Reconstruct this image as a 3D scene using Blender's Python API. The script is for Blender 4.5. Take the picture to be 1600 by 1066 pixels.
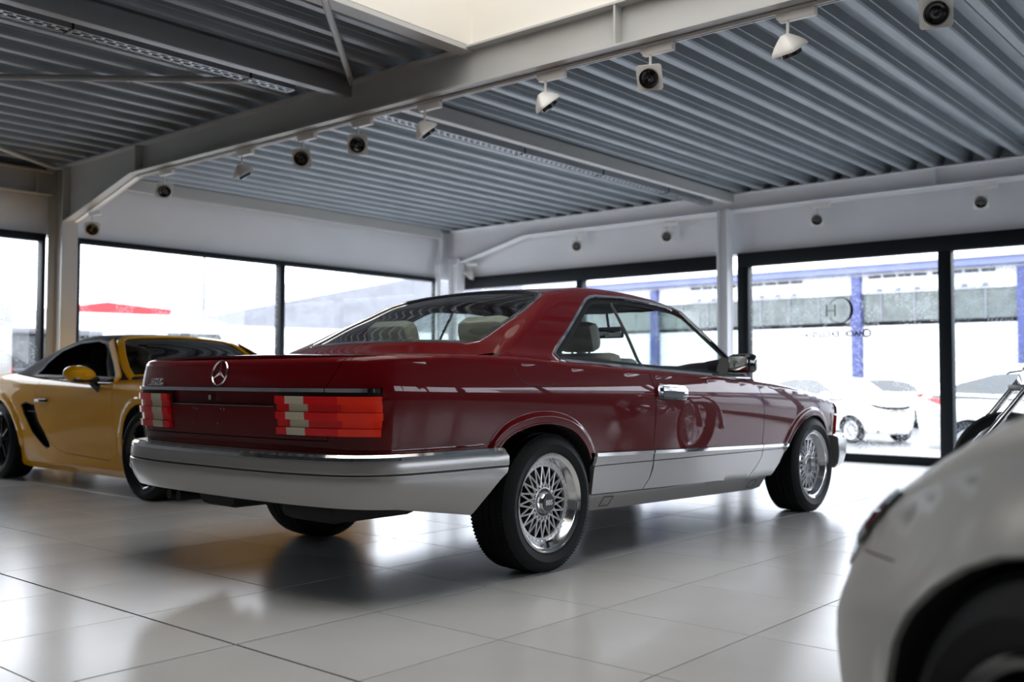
import bpy, bmesh, math, random
import numpy as np
from mathutils import Vector, Matrix, Euler
from mathutils.geometry import delaunay_2d_cdt

for _o in list(bpy.data.objects):
    bpy.data.objects.remove(_o, do_unlink=True)
scene = bpy.context.scene
COL = scene.collection
random.seed(7)
R = math.radians

# ---------------------------------------------------------------- camera, sky, exposure
cam_d = bpy.data.cameras.new('camera')
cam_d.lens = 35.0
cam_d.sensor_width = 36.0
cam_d.clip_start = 0.05
cam_d.clip_end = 300
cam_d.dof.use_dof = True
cam_d.dof.focus_distance = 4.35
cam_d.dof.aperture_fstop = 2.2
cam = bpy.data.objects.new('camera', cam_d)
COL.objects.link(cam)
_p, _r, _y = 0.03948, 0.00287, 0.708
_f = Vector((math.cos(_y) * math.cos(_p), math.sin(_y) * math.cos(_p), math.sin(_p)))
_rt = Vector((math.sin(_y), -math.cos(_y), 0))
_up = _rt.cross(_f)
_r2 = _rt * math.cos(_r) + _up * math.sin(_r)
_u2 = -_rt * math.sin(_r) + _up * math.cos(_r)
_m = Matrix((_r2, _u2, -_f)).transposed().to_4x4()
_m.translation = Vector((-3.5948, -3.7325, 0.8773))
cam.matrix_world = _m
scene.camera = cam

world = bpy.data.worlds.new('overcast_sky')
scene.world = world
world.use_nodes = True
_nt = world.node_tree
_bg = _nt.nodes['Background']
_tc = _nt.nodes.new('ShaderNodeTexCoord')
_sx = _nt.nodes.new('ShaderNodeSeparateXYZ')
_cr = _nt.nodes.new('ShaderNodeValToRGB')
_nt.links.new(_tc.outputs['Generated'], _sx.inputs[0])
_nt.links.new(_sx.outputs['Z'], _cr.inputs[0])
_nt.links.new(_cr.outputs[0], _bg.inputs[0])
_cr.color_ramp.elements[0].position = 0.0
_cr.color_ramp.elements[0].color = (0.86, 0.90, 1.0, 1)
_cr.color_ramp.elements[1].position = 1.0
_cr.color_ramp.elements[1].color = (0.93, 0.96, 1.0, 1)
SKY = 7.0
_bg.inputs[1].default_value = SKY
scene.view_settings.view_transform = 'Standard'
scene.view_settings.look = 'None'
scene.view_settings.exposure = 0.18
scene.view_settings.gamma = 1.0
scene.view_settings.use_curve_mapping = False
scene.cycles.max_bounces = 10
scene.cycles.diffuse_bounces = 5
scene.cycles.glossy_bounces = 5
scene.cycles.transparent_max_bounces = 16
scene.cycles.caustics_reflective = False
scene.cycles.caustics_refractive = False
scene.cycles.sample_clamp_indirect = 6.0

def portal(name, loc, size, rot):
    """daylight portal in a window opening: only guides sampling of the sky"""
    l = bpy.data.lights.new(name, 'AREA')
    l.shape = 'RECTANGLE'
    l.size, l.size_y = size
    l.cycles.is_portal = True
    o = bpy.data.objects.new(name, l)
    COL.objects.link(o)
    o.location = loc
    o.rotation_euler = rot
    return o
# area lights shine along their -Z
portal('window_daylight', (7.3, -1.2, 1.25), (2.4, 15.6), (0, R(90), 0))
portal('window_daylight', (1.8, 6.95, 1.25), (10.6, 2.4), (R(-90), 0, 0))
portal('window_daylight', (4.2, -9.2, 1.65), (5.8, 1.4), (R(90), 0, 0))
portal('skylight_daylight', (-0.75, -0.75, 4.3), (3.9, 2.9), (0, 0, 0))

# ---------------------------------------------------------------- materials
def mat(name, col, rough=0.5, metal=0.0, coat=0.0, coat_rough=0.03, spec=0.5, coat_ior=1.5, bump=None, vary=None, emit=None, aniso=0):
    m = bpy.data.materials.new(name)
    m.use_nodes = True
    nt = m.node_tree
    b = nt.nodes['Principled BSDF']
    b.inputs['Base Color'].default_value = (*col, 1)
    b.inputs['Roughness'].default_value = rough
    b.inputs['Metallic'].default_value = metal
    b.inputs['Coat Weight'].default_value = coat
    b.inputs['Coat Roughness'].default_value = coat_rough
    b.inputs['Coat IOR'].default_value = coat_ior
    b.inputs['Specular IOR Level'].default_value = spec
    if emit:
        b.inputs['Emission Color'].default_value = (*emit[0], 1)
        b.inputs['Emission Strength'].default_value = emit[1]
    tc = nt.nodes.new('ShaderNodeTexCoord')
    if vary:      # (scale, amount) mottled colour variation
        n = nt.nodes.new('ShaderNodeTexNoise')
        n.inputs['Scale'].default_value = vary[0]
        n.inputs['Detail'].default_value = 5
        nt.links.new(tc.outputs['Object'], n.inputs['Vector'])
        r = nt.nodes.new('ShaderNodeValToRGB')
        a = vary[1]
        r.color_ramp.elements[0].color = (*[c * (1 - a) for c in col], 1)
        r.color_ramp.elements[1].color = (*[min(1, c * (1 + a)) for c in col], 1)
        r.color_ramp.elements[0].position = .3
        r.color_ramp.elements[1].position = .7
        nt.links.new(n.outputs['Fac'], r.inputs[0])
        nt.links.new(r.outputs[0], b.inputs['Base Color'])
    if bump:      # (scale, strength)
        n = nt.nodes.new('ShaderNodeTexNoise')
        n.inputs['Scale'].default_value = bump[0]
        n.inputs['Detail'].default_value = 4
        nt.links.new(tc.outputs['Object'], n.inputs['Vector'])
        bp = nt.nodes.new('ShaderNodeBump')
        bp.inputs['Strength'].default_value = bump[1]
        bp.inputs['Distance'].default_value = 0.01
        nt.links.new(n.outputs['Fac'], bp.inputs['Height'])
        nt.links.new(bp.outputs[0], b.inputs['Normal'])
    return m

def glass(name, tint, refl_rough=0.0, ior=1.5, drops=False):
    """thin sheet glass: tinted see-through with a Fresnel mirror"""
    m = bpy.data.materials.new(name)
    m.use_nodes = True
    nt = m.node_tree
    for n in list(nt.nodes):
        nt.nodes.remove(n)
    out = nt.nodes.new('ShaderNodeOutputMaterial')
    tr = nt.nodes.new('ShaderNodeBsdfTransparent')
    tr.inputs[0].default_value = (*tint, 1)
    gl = nt.nodes.new('ShaderNodeBsdfGlossy')
    gl.inputs['Roughness'].default_value = refl_rough
    fr = nt.nodes.new('ShaderNodeFresnel')
    fr.inputs['IOR'].default_value = ior
    geo = nt.nodes.new('ShaderNodeNewGeometry')
    # make the sheet behave the same from both sides
    mx0 = nt.nodes.new('ShaderNodeMath'); mx0.operation = 'MULTIPLY_ADD'
    mx0.inputs[1].default_value = -(ior - 1 / ior); mx0.inputs[2].default_value = ior
    nt.links.new(geo.outputs['Backfacing'], mx0.inputs[0])
    nt.links.new(mx0.outputs[0], fr.inputs['IOR'])
    mx = nt.nodes.new('ShaderNodeMixShader')
    nt.links.new(fr.outputs[0], mx.inputs[0])
    nt.links.new(tr.outputs[0], mx.inputs[1])
    nt.links.new(gl.outputs[0], mx.inputs[2])
    last = mx
    if drops:
        tc = nt.nodes.new('ShaderNodeTexCoord')
        mp = nt.nodes.new('ShaderNodeMapping')
        mp.inputs['Scale'].default_value = (1, 1, .55)
        nt.links.new(tc.outputs['Object'], mp.inputs[0])
        v = nt.nodes.new('ShaderNodeTexVoronoi')
        v.inputs['Scale'].default_value = 75
        nt.links.new(mp.outputs[0], v.inputs['Vector'])
        lt = nt.nodes.new('ShaderNodeMath'); lt.operation = 'LESS_THAN'
        lt.inputs[1].default_value = .33
        nt.links.new(v.outputs['Distance'], lt.inputs[0])
        n2 = nt.nodes.new('ShaderNodeTexNoise')
        n2.inputs['Scale'].default_value = 3.5
        nt.links.new(tc.outputs['Object'], n2.inputs['Vector'])
        gt = nt.nodes.new('ShaderNodeMath'); gt.operation = 'GREATER_THAN'
        gt.inputs[1].default_value = .46
        nt.links.new(n2.outputs['Fac'], gt.inputs[0])
        mul = nt.nodes.new('ShaderNodeMath'); mul.operation = 'MULTIPLY'
        nt.links.new(lt.outputs[0], mul.inputs[0]); nt.links.new(gt.outputs[0], mul.inputs[1])
        df = nt.nodes.new('ShaderNodeBsdfTransparent')
        df.inputs[0].default_value = (.52, .56, .60, 1)
        rf = nt.nodes.new('ShaderNodeMixShader')
        rf.inputs[0].default_value = .25
        tl = nt.nodes.new('ShaderNodeBsdfTranslucent')
        tl.inputs[0].default_value = (.8, .85, .9, 1)
        nt.links.new(df.outputs[0], rf.inputs[1])
        nt.links.new(tl.outputs[0], rf.inputs[2])
        m2 = nt.nodes.new('ShaderNodeMixShader')
        nt.links.new(mul.outputs[0], m2.inputs[0])
        nt.links.new(mx.outputs[0], m2.inputs[1])
        nt.links.new(rf.outputs[0], m2.inputs[2])
        last = m2
    nt.links.new(last.outputs[0], out.inputs[0])
    return m

M = {}
M['red'] = mat('red_paint', (0.118, 0.0008, 0.0032), .40, 0, 1.0, .012, spec=.05, coat_ior=1.36)
M['yellow'] = mat('yellow_paint', (0.95, 0.46, 0.004), .40, 0, .8, .02, spec=.05, coat_ior=1.36)
M['white_car'] = mat('white_paint', (0.74, 0.74, 0.73), .35, 0, 1.0, .02)
M['silver_car'] = mat('warm_silver_paint', (0.50, 0.50, 0.48), .45, .1, .35, .25)
M['clad'] = mat('silver_cladding', (0.36, 0.35, 0.34), .30, .55, .5, .12)
M['chrome'] = mat('chrome', (0.86, 0.86, 0.87), .06, 1.0)
M['alloy'] = mat('machined_alloy', (0.80, 0.80, 0.81), .14, 1.0)
M['silver'] = mat('silver_wheel_paint', (0.72, 0.72, 0.74), .30, .35, .4)
M['tyre'] = mat('tyre_rubber', (0.008, 0.009, 0.010), .6, bump=(60, .08), spec=.25)
M['black'] = mat('black_plastic', (0.012, 0.013, 0.015), .45)
M['gloss_black'] = mat('gloss_black', (0.008, 0.009, 0.010), .12, 0, .8)
M['seal'] = mat('rubber_seal', (0.010, 0.011, 0.013), .6)
M['under'] = mat('underbody_black', (0.012, 0.012, 0.013), .75)
M['lens_red'] = mat('red_lens', (0.78, 0.008, 0.012), .15, 0, .7, .02, spec=.2)
M['lens_amber'] = mat('orange_lens', (1.0, 0.040, 0.014), .15, 0, .7, .02, spec=.2)
M['lens_clear'] = mat('cream_lens', (0.62, 0.55, 0.42), .15, 0, 1.0, .02)
M['lens_smoke'] = mat('clear_lamp_lens', (0.30, 0.31, 0.32), .06, .4, 1.0, .01)
M['cream'] = mat('cream_leather', (0.50, 0.47, 0.40), .5, bump=(40, .06))
M['headliner'] = mat('grey_headliner', (0.10, 0.105, 0.11), .85)
M['dark_fabric'] = mat('black_fabric', (0.013, 0.014, 0.016), .8, bump=(200, .2))
M['mirror'] = mat('mirror_glass', (0.85, 0.87, 0.9), .02, 1.0)
M['g_car'] = glass('car_window_glass', (0.80, 0.86, 0.84))
M['g_rear'] = glass('rear_window_glass', (0.78, 0.86, 0.84), ior=2.4)
M['g_dark'] = glass('tinted_glass', (0.035, 0.045, 0.05), ior=1.6)
M['g_out'] = mat('dark_car_glass', (0.035, 0.04, 0.045), .25, 0, .6, .15)
M['g_win'] = glass('rain_spotted_glass', (0.96, 0.98, 0.985), drops=True)
M['tile'] = mat('porcelain_tile', (0.60, 0.60, 0.595), .22, spec=.5, vary=(1.3, .07), bump=(9, .015))
M['grout'] = mat('dark_joint', (0.05, 0.045, 0.045), .8)
M['wall'] = mat('white_wall_paint', (0.80, 0.81, 0.835), .6, vary=(1.5, .03))
M['wall_dark'] = mat('dark_wall_paint', (0.16, 0.16, 0.165), .6, vary=(1.5, .03))
M['wall_mid'] = mat('grey_wall_paint', (0.58, 0.57, 0.56), .6, vary=(1.5, .03))
M['g_black'] = glass('black_glass', (0.01, 0.012, 0.014), ior=1.3)
M['deck'] = mat('galvanised_deck', (0.29, 0.32, 0.345), .45, .30, vary=(3, .08))
M['steel'] = mat('grey_painted_steel', (0.50, 0.50, 0.485), .42, spec=.5, vary=(2, .04))
M['steel_dark'] = mat('galvanised_purlin', (0.30, 0.31, 0.32), .38, .4)
M['cream_wall'] = mat('cream_upstand', (0.80, 0.76, 0.69), .55)
M['frame'] = mat('anthracite_frame', (0.006, 0.009, 0.012), .55, spec=.2)
M['spot'] = mat('white_lamp_housing', (0.86, 0.84, 0.80), .4)
M['white_print'] = mat('white_print', (0.8, 0.8, 0.8), .5)
M['tray'] = mat('galvanised_tray', (0.45, 0.48, 0.52), .35, .6)
M['asphalt'] = mat('wet_asphalt', (0.10, 0.10, 0.105), .35, vary=(.8, .25))
M['b_white'] = mat('white_cladding', (0.62, 0.63, 0.66), .6)
M['b_blue'] = mat('blue_panel', (0.035, 0.045, 0.16), .5, vary=(4, .3))
M['b_bluelight'] = mat('pale_blue_trim', (0.13, 0.15, 0.30), .5)
M['b_green'] = mat('grey_green_glazing', (0.075, 0.09, 0.085), .3, vary=(3, .35))
M['b_grey'] = mat('grey_roof_sheet', (0.15, 0.155, 0.175), .5, vary=(2, .1))
M['b_red'] = mat('red_canopy', (0.28, 0.016, 0.022), .6)
M['b_dark'] = mat('dark_vent', (0.02, 0.02, 0.02), .6)
M['hedge'] = mat('dark_container', (0.045, 0.05, 0.055), .6, vary=(10, .7))

# ---------------------------------------------------------------- scene-graph helpers
def tag(o, label=None, cat=None, group=None, kind=None):
    if label: o['label'] = label
    if cat: o['category'] = cat
    if group: o['group'] = group
    if kind: o['kind'] = kind
    return o

def empty(name, loc=(0, 0, 0), rz=0.0, parent=None):
    o = bpy.data.objects.new(name, None)
    COL.objects.link(o)
    o.location = loc
    o.rotation_euler = (0, 0, rz)
    o.empty_display_size = .1
    if parent: o.parent = parent
    return o

def copy_tree(o, parent=None):
    c = o.copy()
    COL.objects.link(c)
    c.parent = parent
    for ch in list(o.children):
        copy_tree(ch, c)
    return c

def mesh_obj(name, V, F, m, parent=None, smooth=False, sharp=None, normals=None):
    me = bpy.data.meshes.new(name)
    me.from_pydata([tuple(map(float, v)) for v in V], [], [tuple(int(i) for i in f) for f in F])
    me.materials.append(m)
    if smooth or normals is not None:
        me.shade_smooth()
        if sharp is not None:
            me.set_sharp_from_angle(angle=R(sharp))
    if normals is not None:
        me.normals_split_custom_set_from_vertices([tuple(map(float, n)) for n in normals])
    me.update()
    o = bpy.data.objects.new(name, me)
    COL.objects.link(o)
    if parent: o.parent = parent
    return o

class MB:
    """collects primitive shapes into one mesh"""
    def __init__(s):
        s.V = []; s.F = []
    def add(s, V, F, mtx=None):
        b = len(s.V)
        for v in V:
            v = Vector(v)
            s.V.append(tuple(mtx @ v) if mtx else tuple(v))
        s.F += [tuple(i + b for i in f) for f in F]
        return s
    def box(s, c, d, mtx=None, rz=0, bev=0.0):
        hx, hy, hz = d[0] / 2, d[1] / 2, d[2] / 2
        mm = Matrix.Translation(c) @ Matrix.Rotation(rz, 4, 'Z')
        if mtx: mm = mtx @ mm
        if bev <= 0:
            V = [(x, y, z) for z in (-hz, hz) for y in (-hy, hy) for x in (-hx, hx)]
            F = [(0, 2, 3, 1), (4, 5, 7, 6), (0, 1, 5, 4), (2, 6, 7, 3), (0, 4, 6, 2), (1, 3, 7, 5)]
            return s.add(V, F, mm)
        b = min(bev, hx * .9, hy * .9, hz * .9)
        bm = bmesh.new()
        bmesh.ops.create_cube(bm, size=1)
        for v in bm.verts:
            v.co = Vector((v.co.x * d[0], v.co.y * d[1], v.co.z * d[2]))
        bmesh.ops.bevel(bm, geom=bm.edges[:], offset=b, segments=2, profile=.5, affect='EDGES')
        bm.verts.ensure_lookup_table()
        V = [v.co.copy() for v in bm.verts]
        F = [[v.index for v in f.verts] for f in bm.faces]
        bm.free()
        return s.add(V, F, mm)
    def cyl(s, p0, p1, r0, r1=None, n=16, caps=True):
        r1 = r0 if r1 is None else r1
        p0 = Vector(p0); p1 = Vector(p1); d = (p1 - p0).normalized()
        a = d.orthogonal().normalized(); b = d.cross(a)
        V = []
        for p, r in ((p0, r0), (p1, r1)):
            for i in range(n):
                t = 2 * math.pi * i / n
                V.append(p + a * (r * math.cos(t)) + b * (r * math.sin(t)))
        F = [(i, (i + 1) % n, n + (i + 1) % n, n + i) for i in range(n)]
        if caps: F += [tuple(range(n))[::-1], tuple(range(n, 2 * n))]
        return s.add(V, F)
    def lathe(s, prof, n=32, mtx=None, axis='Z', closed=False):
        """prof: (radius, height)"""
        V = []; k = len(prof)
        for i in range(n):
            t = 2 * math.pi * i / n
            for r, h in prof:
                x, y = r * math.cos(t), r * math.sin(t)
                V.append((x, y, h) if axis == 'Z' else (y, -h, x) if axis == 'Y' else (h, x, y))
        F = []
        kk = k if closed else k - 1
        for i in range(n):
            j = (i + 1) % n
            for q in range(kk):
                q2 = (q + 1) % k
                F.append((i * k + q, j * k + q, j * k + q2, i * k + q2))
        return s.add(V, F, mtx)
    def tube(s, pts, r, n=8, closed=False, rs=None):
        pts = [Vector(p) for p in pts]; N = len(pts)
        V = []; up = None
        for i, p in enumerate(pts):
            if closed: d = pts[(i + 1) % N] - pts[i - 1]
            else: d = pts[min(i + 1, N - 1)] - pts[max(i - 1, 0)]
            d.normalize()
            if up is None: up = d.orthogonal().normalized()
            up = (up - d * up.dot(d)).normalized()
            b = d.cross(up)
            rr = rs[i] if rs else r
            for k in range(n):
                t = 2 * math.pi * k / n
                V.append(p + up * (rr * math.cos(t)) + b * (rr * math.sin(t)))
        F = []
        for i in range(N if closed else N - 1):
            j = (i + 1) % N
            for k in range(n):
                F.append((i * n + k, i * n + (k + 1) % n, j * n + (k + 1) % n, j * n + k))
        if not closed:
            F += [tuple(range(n))[::-1], tuple(range((N - 1) * n, N * n))]
        return s.add(V, F)
    def prism(s, poly, z0, z1, mtx=None):
        n = len(poly)
        V = [(x, y, z0) for x, y in poly] + [(x, y, z1) for x, y in poly]
        F = [(i, (i + 1) % n, n + (i + 1) % n, n + i) for i in range(n)]
        F += [tuple(range(n))[::-1], tuple(range(n, 2 * n))]
        return s.add(V, F, mtx)
    def build(s, name, m, parent=None, smooth=True, sharp=35, loc=None):
        o = mesh_obj(name, s.V, s.F, m, parent, smooth, sharp)
        if loc: o.location = loc
        return o

def text_obj(name, txt, size, depth, m, parent, mtx, shear=0.0, spacing=1.0, bold=0.0):
    cu = bpy.data.curves.new(name, 'FONT')
    cu.body = txt; cu.size = size; cu.extrude = depth; cu.shear = shear
    cu.align_x = 'CENTER'; cu.align_y = 'CENTER'; cu.space_character = spacing; cu.offset = bold
    cu.resolution_u = 3
    t = bpy.data.objects.new(name, cu)
    COL.objects.link(t)
    dg = bpy.context.evaluated_depsgraph_get()
    me = bpy.data.meshes.new_from_object(t.evaluated_get(dg))
    bpy.data.objects.remove(t, do_unlink=True)
    me.materials.clear(); me.materials.append(m)
    me.transform(mtx)
    o = bpy.data.objects.new(name, me)
    COL.objects.link(o)
    if parent: o.parent = parent
    return o

# ---------------------------------------------------------------- curves and surfaces
def spl(xs, ys):
    """monotone cubic through points"""
    xs = np.array(xs, float); ys = np.array(ys, float); n = len(xs)
    h = np.diff(xs); d = np.diff(ys) / h
    m = np.empty(n); m[0] = d[0]; m[-1] = d[-1]
    for i in range(1, n - 1):
        if d[i-1] * d[i] <= 0: m[i] = 0
        else:
            w1 = 2 * h[i] + h[i-1]; w2 = h[i] + 2 * h[i-1]
            m[i] = (w1 + w2) / (w1 / d[i-1] + w2 / d[i])
    def f(x):
        x = np.asarray(x, float); xc = np.clip(x, xs[0], xs[-1])
        i = np.clip(np.searchsorted(xs, xc, side='right') - 1, 0, n - 2)
        t = (xc - xs[i]) / h[i]; t2 = t * t; t3 = t2 * t
        return (2*t3 - 3*t2 + 1) * ys[i] + (t3 - 2*t2 + t) * h[i] * m[i] + (-2*t3 + 3*t2) * ys[i+1] + (t3 - t2) * h[i] * m[i+1]
    return f

def catmull(P, k=12, closed=False):
    P = np.array(P, float)
    Q = np.vstack([P[-1], P, P[0], P[1]]) if closed else np.vstack([2*P[0]-P[1], P, 2*P[-1]-P[-2]])
    out = []
    for i in range(1, len(Q) - 2):
        p0, p1, p2, p3 = Q[i-1], Q[i], Q[i+1], Q[i+2]
        t0 = 0; t1 = np.linalg.norm(p1-p0)**.5; t2 = t1 + np.linalg.norm(p2-p1)**.5; t3 = t2 + np.linalg.norm(p3-p2)**.5
        for a in np.linspace(t1, t2, k, endpoint=False):
            A1 = (t1-a)/(t1-t0)*p0 + (a-t0)/(t1-t0)*p1; A2 = (t2-a)/(t2-t1)*p1 + (a-t1)/(t2-t1)*p2; A3 = (t3-a)/(t3-t2)*p2 + (a-t2)/(t3-t2)*p3
            B1 = (t2-a)/(t2-t0)*A1 + (a-t0)/(t2-t0)*A2; B2 = (t3-a)/(t3-t1)*A2 + (a-t1)/(t3-t1)*A3
            out.append((t2-a)/(t2-t1)*B1 + (a-t1)/(t2-t1)*B2)
    if not closed: out.append(P[-1])
    return np.array(out)

def resample(loop, step, closed=True):
    P = np.array(loop, float); n = len(P); out = []
    for i in range(n if closed else n - 1):
        a = P[i]; b = P[(i + 1) % n]; L = np.linalg.norm(b - a)
        if L < 1e-7: continue
        k = max(1, int(math.ceil(L / step)))
        for j in range(k): out.append(a + (b - a) * j / k)
    if not closed: out.append(P[-1])
    return np.array(out)

def inpoly(P, poly):
    x, y = P[:, 0], P[:, 1]; c = np.zeros(len(P), bool); n = len(poly)
    for i in range(n):
        x0, y0 = poly[i - 1]; x1, y1 = poly[i]
        if y0 == y1: continue
        k = (y0 > y) != (y1 > y)
        c ^= k & (x < (x1 - x0) * (y - y0) / (y1 - y0) + x0)
    return c

def segdist(P, poly, closed=True):
    P = np.asarray(P, float); poly = np.asarray(poly, float)
    d = np.full(len(P), 1e9); n = len(poly)
    for i in range(n if closed else n - 1):
        a = poly[i]; b = poly[(i + 1) % n]; ab = b - a; L = ab @ ab
        if L < 1e-14: continue
        t = np.clip(((P - a) @ ab) / L, 0, 1)
        d = np.minimum(d, np.hypot(*(P - a - t[:, None] * ab).T))
    return d

def surf_normals(lift, P, flip=False):
    e = 1e-4
    du = lift(P + [e, 0]) - lift(P - [e, 0]); dv = lift(P + [0, e]) - lift(P - [0, e])
    N = np.cross(du, dv); L = np.linalg.norm(N, axis=1); L[L < 1e-12] = 1
    N = N / L[:, None]
    return -N if flip else N

def off_lift(lift, off, flip=False):
    return lambda P: lift(P) + off * surf_normals(lift, P, flip)

def panel(name, outer, lift, m, parent=None, holes=(), step=.02, th=.012, flip=False, off=0.0, islands=None, bstep=None, skirt=True, refine=None, clean=False):
    """a sheet cut out of a parametric surface, with folded edges"""
    VV = []; FF = []; NN = []
    for outer_i in (islands or [outer]):
        loops = [resample(outer_i, bstep or step)]
        for h in holes: loops.append(resample(h, bstep or step))
        pts = []; edges = []
        for L in loops:
            b = len(pts); pts += [tuple(p) for p in L]
            edges += [(b + i, b + (i + 1) % len(L)) for i in range(len(L))]
        lo = loops[0].min(0); hi = loops[0].max(0)
        gx = np.arange(lo[0] + step * .5, hi[0], step); gy = np.arange(lo[1] + step * .5, hi[1], step * .87)
        G = np.array([(x + (step * .5 if j % 2 else 0), y) for j, y in enumerate(gy) for x in gx]) if len(gx) and len(gy) else np.zeros((0, 2))
        if refine is not None:
            rl = np.array(refine); st2 = step * .42
            hx_ = np.arange(max(lo[0], rl[:, 0].min() - .1), min(hi[0], rl[:, 0].max() + .1), st2); hy_ = np.arange(max(lo[1], rl[:, 1].min() - .1), min(hi[1], rl[:, 1].max() + .1), st2 * .87)
            G2 = np.array([(x + (st2 * .5 if j % 2 else 0), y) for j, y in enumerate(hy_) for x in hx_]) if len(hx_) and len(hy_) else np.zeros((0, 2))
            if len(G2): G2 = G2[segdist(G2, rl, False) < .085]
            if len(G2):
                G = G[segdist(G, rl, False) >= .085] if len(G) else G
                G = np.vstack([G, G2])
        if len(G):
            k = inpoly(G, loops[0])
            for h in loops[1:]: k &= ~inpoly(G, h)
            G = G[k]
        if len(G):
            d = np.full(len(G), 1e9)
            for L in loops: d = np.minimum(d, segdist(G, L))
            G = G[d > (step * .5 if refine is None else step * .3)]
        allp = [Vector(p) for p in pts] + [Vector(p) for p in G]
        V2, E2, F2, *_ = delaunay_2d_cdt(allp, edges, [], 0, 1e-6)
        V2 = np.array([tuple(v) for v in V2]); F2 = np.array([tuple(f) for f in F2 if len(f) == 3])
        cen = V2[F2].mean(1)
        k = inpoly(cen, loops[0])
        for h in loops[1:]: k &= ~inpoly(cen, h)
        F2 = F2[k]
        ar = (V2[F2[:, 1]] - V2[F2[:, 0]]); br = (V2[F2[:, 2]] - V2[F2[:, 0]])
        cr = ar[:, 0] * br[:, 1] - ar[:, 1] * br[:, 0]
        F2 = F2[np.abs(cr) > 1e-10]; cr = cr[np.abs(cr) > 1e-10]
        F2[cr < 0] = F2[cr < 0][:, ::-1]
        if clean:      # keep only the connected sheet, drop slivers
            par = list(range(len(V2)))
            def find(a):
                while par[a] != a:
                    par[a] = par[par[a]]; a = par[a]
                return a
            for f in F2:
                a, b, c = find(int(f[0])), find(int(f[1])), find(int(f[2]))
                par[b] = a; par[find(c)] = a
            rt = np.array([find(int(f[0])) for f in F2]); u_, n_ = np.unique(rt, return_counts=True)
            F2 = F2[np.isin(rt, u_[n_ > n_.max() * .08])]
        us = np.unique(F2); rm = np.full(len(V2), -1); rm[us] = np.arange(len(us)); V2 = V2[us]; F2 = rm[F2]
        N = surf_normals(lift, V2, flip)
        P3 = lift(V2) + off * N
        if flip: F2 = F2[:, ::-1]
        base = len(VV)
        VV += list(P3); NN += list(N); FF += [tuple(f + base) for f in F2]
        if skirt and th > 0:
            cnt = {}
            for f in F2:
                for a, b in ((f[0], f[1]), (f[1], f[2]), (f[2], f[0])):
                    cnt[(a, b)] = 1
            for (a, b) in list(cnt):
                if (b, a) not in cnt:
                    pa, pb = P3[a], P3[b]; na, nb = N[a], N[b]
                    q = len(VV); e = pb - pa; nn = np.cross(e, na); l = np.linalg.norm(nn)
                    nn = nn / l if l > 1e-12 else na
                    VV += [pa, pb, pb - nb * th, pa - na * th]; NN += [nn] * 4
                    FF.append((q + 1, q, q + 3, q + 2))
    return mesh_obj(name, VV, FF, m, parent, normals=NN)

def band(name, line, lift, m, parent=None, w=.012, h=.005, off=0.0, closed=False, flip=False, step=.03):
    """a raised strip that follows a line on a surface"""
    L = resample(line, step, closed)
    n = len(L)
    d = np.array([(L[(i + 1) % n] - L[i - 1]) if closed else (L[min(i + 1, n - 1)] - L[max(i - 1, 0)]) for i in range(n)])
    d /= np.maximum(np.linalg.norm(d, axis=1), 1e-9)[:, None]
    nr = np.stack([-d[:, 1], d[:, 0]], 1)
    V = []; F = []; rows = []
    for k, (a, hh) in enumerate(((-.5, 0), (-.36, 1), (.36, 1), (.5, 0))):
        Q = L + nr * (a * w)
        rows.append(lift(Q) + (off + hh * h) * surf_normals(lift, Q, flip))
    for i in range(n):
        for k in range(4): V.append(rows[k][i])
    for i in range(n if closed else n - 1):
        j = (i + 1) % n
        for k in range(3):
            f = (i * 4 + k, j * 4 + k, j * 4 + k + 1, i * 4 + k + 1)
            F.append(f if not flip else f[::-1])
    if not closed:
        F += [(0, 1, 2, 3), tuple((n - 1) * 4 + k for k in (3, 2, 1, 0))]
    return mesh_obj(name, V, F, m, parent, True, 40)

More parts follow.
